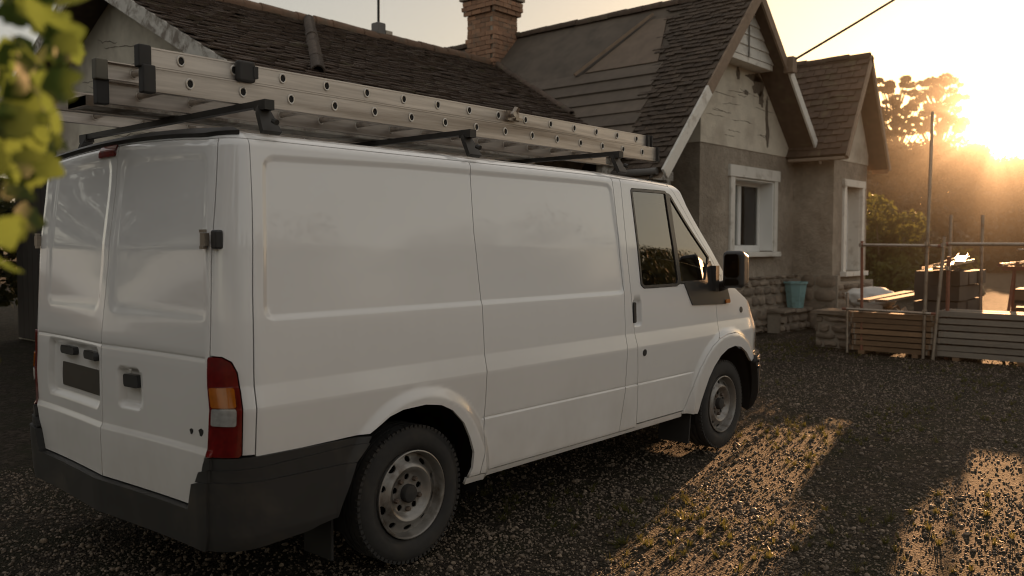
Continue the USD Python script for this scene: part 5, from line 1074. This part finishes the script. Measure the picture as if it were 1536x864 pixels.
def tuft(s):
    r_ = np.random.default_rng(s); V, F = [], []
    for k in range(16):
        a, l, w = r_.uniform(0, 6.28), r_.uniform(.35, 1.), .035; o = np.array([math.cos(a), math.sin(a), 0]); sd = np.array([-o[1], o[0], 0]) * w; b = o * r_.uniform(0, .2); m_ = b + o * l * .25 + [0, 0, l * .55]; e = b + o * l * r_.uniform(.5, .95) + [0, 0, l * r_.uniform(.55, .9)]
        n = len(V) ; V += [b - sd, b + sd, m_ + sd * .7, m_ - sd * .7, e]; F += [[n, n + 1, n + 2], [n, n + 2, n + 3], [n + 3, n + 2, n + 4]]
    return np.array(V), np.array(F)
N = 9000
px, py = rg.uniform(-1, 12.5, N), rg.uniform(-4.5, 2.3, N)
w = meshkit.fbm(np.stack([px * .8, py * .8, 0 * px], -1), 4, 21); strip = .14 * np.exp(-((py + 1.5) / .35) ** 2) + .10 * np.exp(-((py + 2.65) / .3) ** 2) + .10 * (px > 8.6)
keep = w + strip > .72 + .12 * rg.uniform(-1, 1, N); px, py = px[keep], py[keep]; S = rg.uniform(.03, .085, len(px))
instancer('weeds', [(tuft(k), M['grass_blade']) for k in range(4)], np.stack([px, py, ground_z(px, py) - .003], 1), S, 'sparse dry grass and weeds in the gravel', rg, tilt=.12)

# ------------------------------------------------------------------ the leafy shrub close to the camera, upper left
rg = np.random.default_rng(9)
shrub = thing('leafy_shrub', 'blurred yellow green leaves hanging into the upper left, close to the viewer', 'shrub', (-3.05, -2.95, 0))
base = np.array([-3.05, -2.95, 0.]); left = np.array([-_rt[0], -_rt[1], 0])
def cam_pt(x, y, d): return CAM + d * (_fw + _rt * (x - 768) / 1295.9 - _up * (y - 432) / 1295.9)
stems = []
for k, (x, y, d) in enumerate([(-60, -60, 1.15), (30, -70, 1.05), (-40, 120, 1.1), (-20, 260, 1.15), (-90, 340, 1.1), (-60, 520, 1.2)]):
    e = cam_pt(x, y, d) - base; m_ = e * .55 + np.array([-.12, .10, .05]); mb = MB(); p = [np.zeros(3) + [0, 0, .0], m_ * .6, m_, e]; mb.tube(p, [.02, .016, .010, .004], 7); obj('stem', mb, M['bark'], shrub, smooth=50)
prof = np.array([[0, 0], [.32, .16], [.50, .34], [.36, .50], [.44, .62], [.24, .74], [.18, .86], [0, 1.0]])
def leaf(c, size, rg):
    d = np.array([.35, -.45, -.55]) + rg.normal(0, .55, 3); d /= np.linalg.norm(d); n = rg.normal(0, 1, 3) + np.array([.2, -.5, .6]); s = np.cross(d, n); s /= np.linalg.norm(s); n = np.cross(s, d)
    mid = [c + d * size * t - n * size * .10 * math.sin(t * PI) for t in prof[:, 1]]; V = list(mid); F = []; k = len(prof)
    for e in (-1, 1):
        V += [mid[i] + s * e * size * prof[i, 0] + n * size * (.14 * prof[i, 0]) for i in range(k)]
    V = np.array(V)
    for i in range(k - 1):
        for e, o in ((0, k), (1, 2 * k)):
            q = [[i, i + 1, o + i + 1], [i, o + i + 1, o + i]]; F += q if e else [t[::-1] for t in q]
    return V, np.array(F)
spots = []
while len(spots) < 340:
    x, y = rg.uniform(-170, 112), rg.uniform(-120, 400)
    lim = np.interp(y, [-120, 0, 40, 80, 120, 160, 215, 260, 300, 360, 400], [118, 100, 108, 95, 60, 84, 78, 52, 26, 18, -10])
    if x > lim: continue
    if x < -10 and rg.uniform() < .45: continue
    spots.append((x, y, rg.uniform(.86, 1.22)))
spots += [(-12, 548, 1.25)]
for x, y, d in spots: obj('leaf', leaf(cam_pt(x, y, d) - base - np.array([.0, .0, -.012]), rg.uniform(.028, .047), rg), M['leaf_near'], shrub, smooth=60)

# ------------------------------------------------------------------ evening haze
HAZE, HAZE_G = 0.000065, 0.93
M['haze'] = usdkit.material(stage, '/World/Looks/haze_air', {'v': ('principled_volume', {'color': (1.0, .95, .88), 'density': HAZE, 'anisotropy': HAZE_G})}, [], volume='v.volume')
hb = MB(); hb.box((110, 0, 13.0), (330, 420, 31.0)); obj('haze', hb, M['haze'], None, kind='stuff', label='warm hazy evening air')
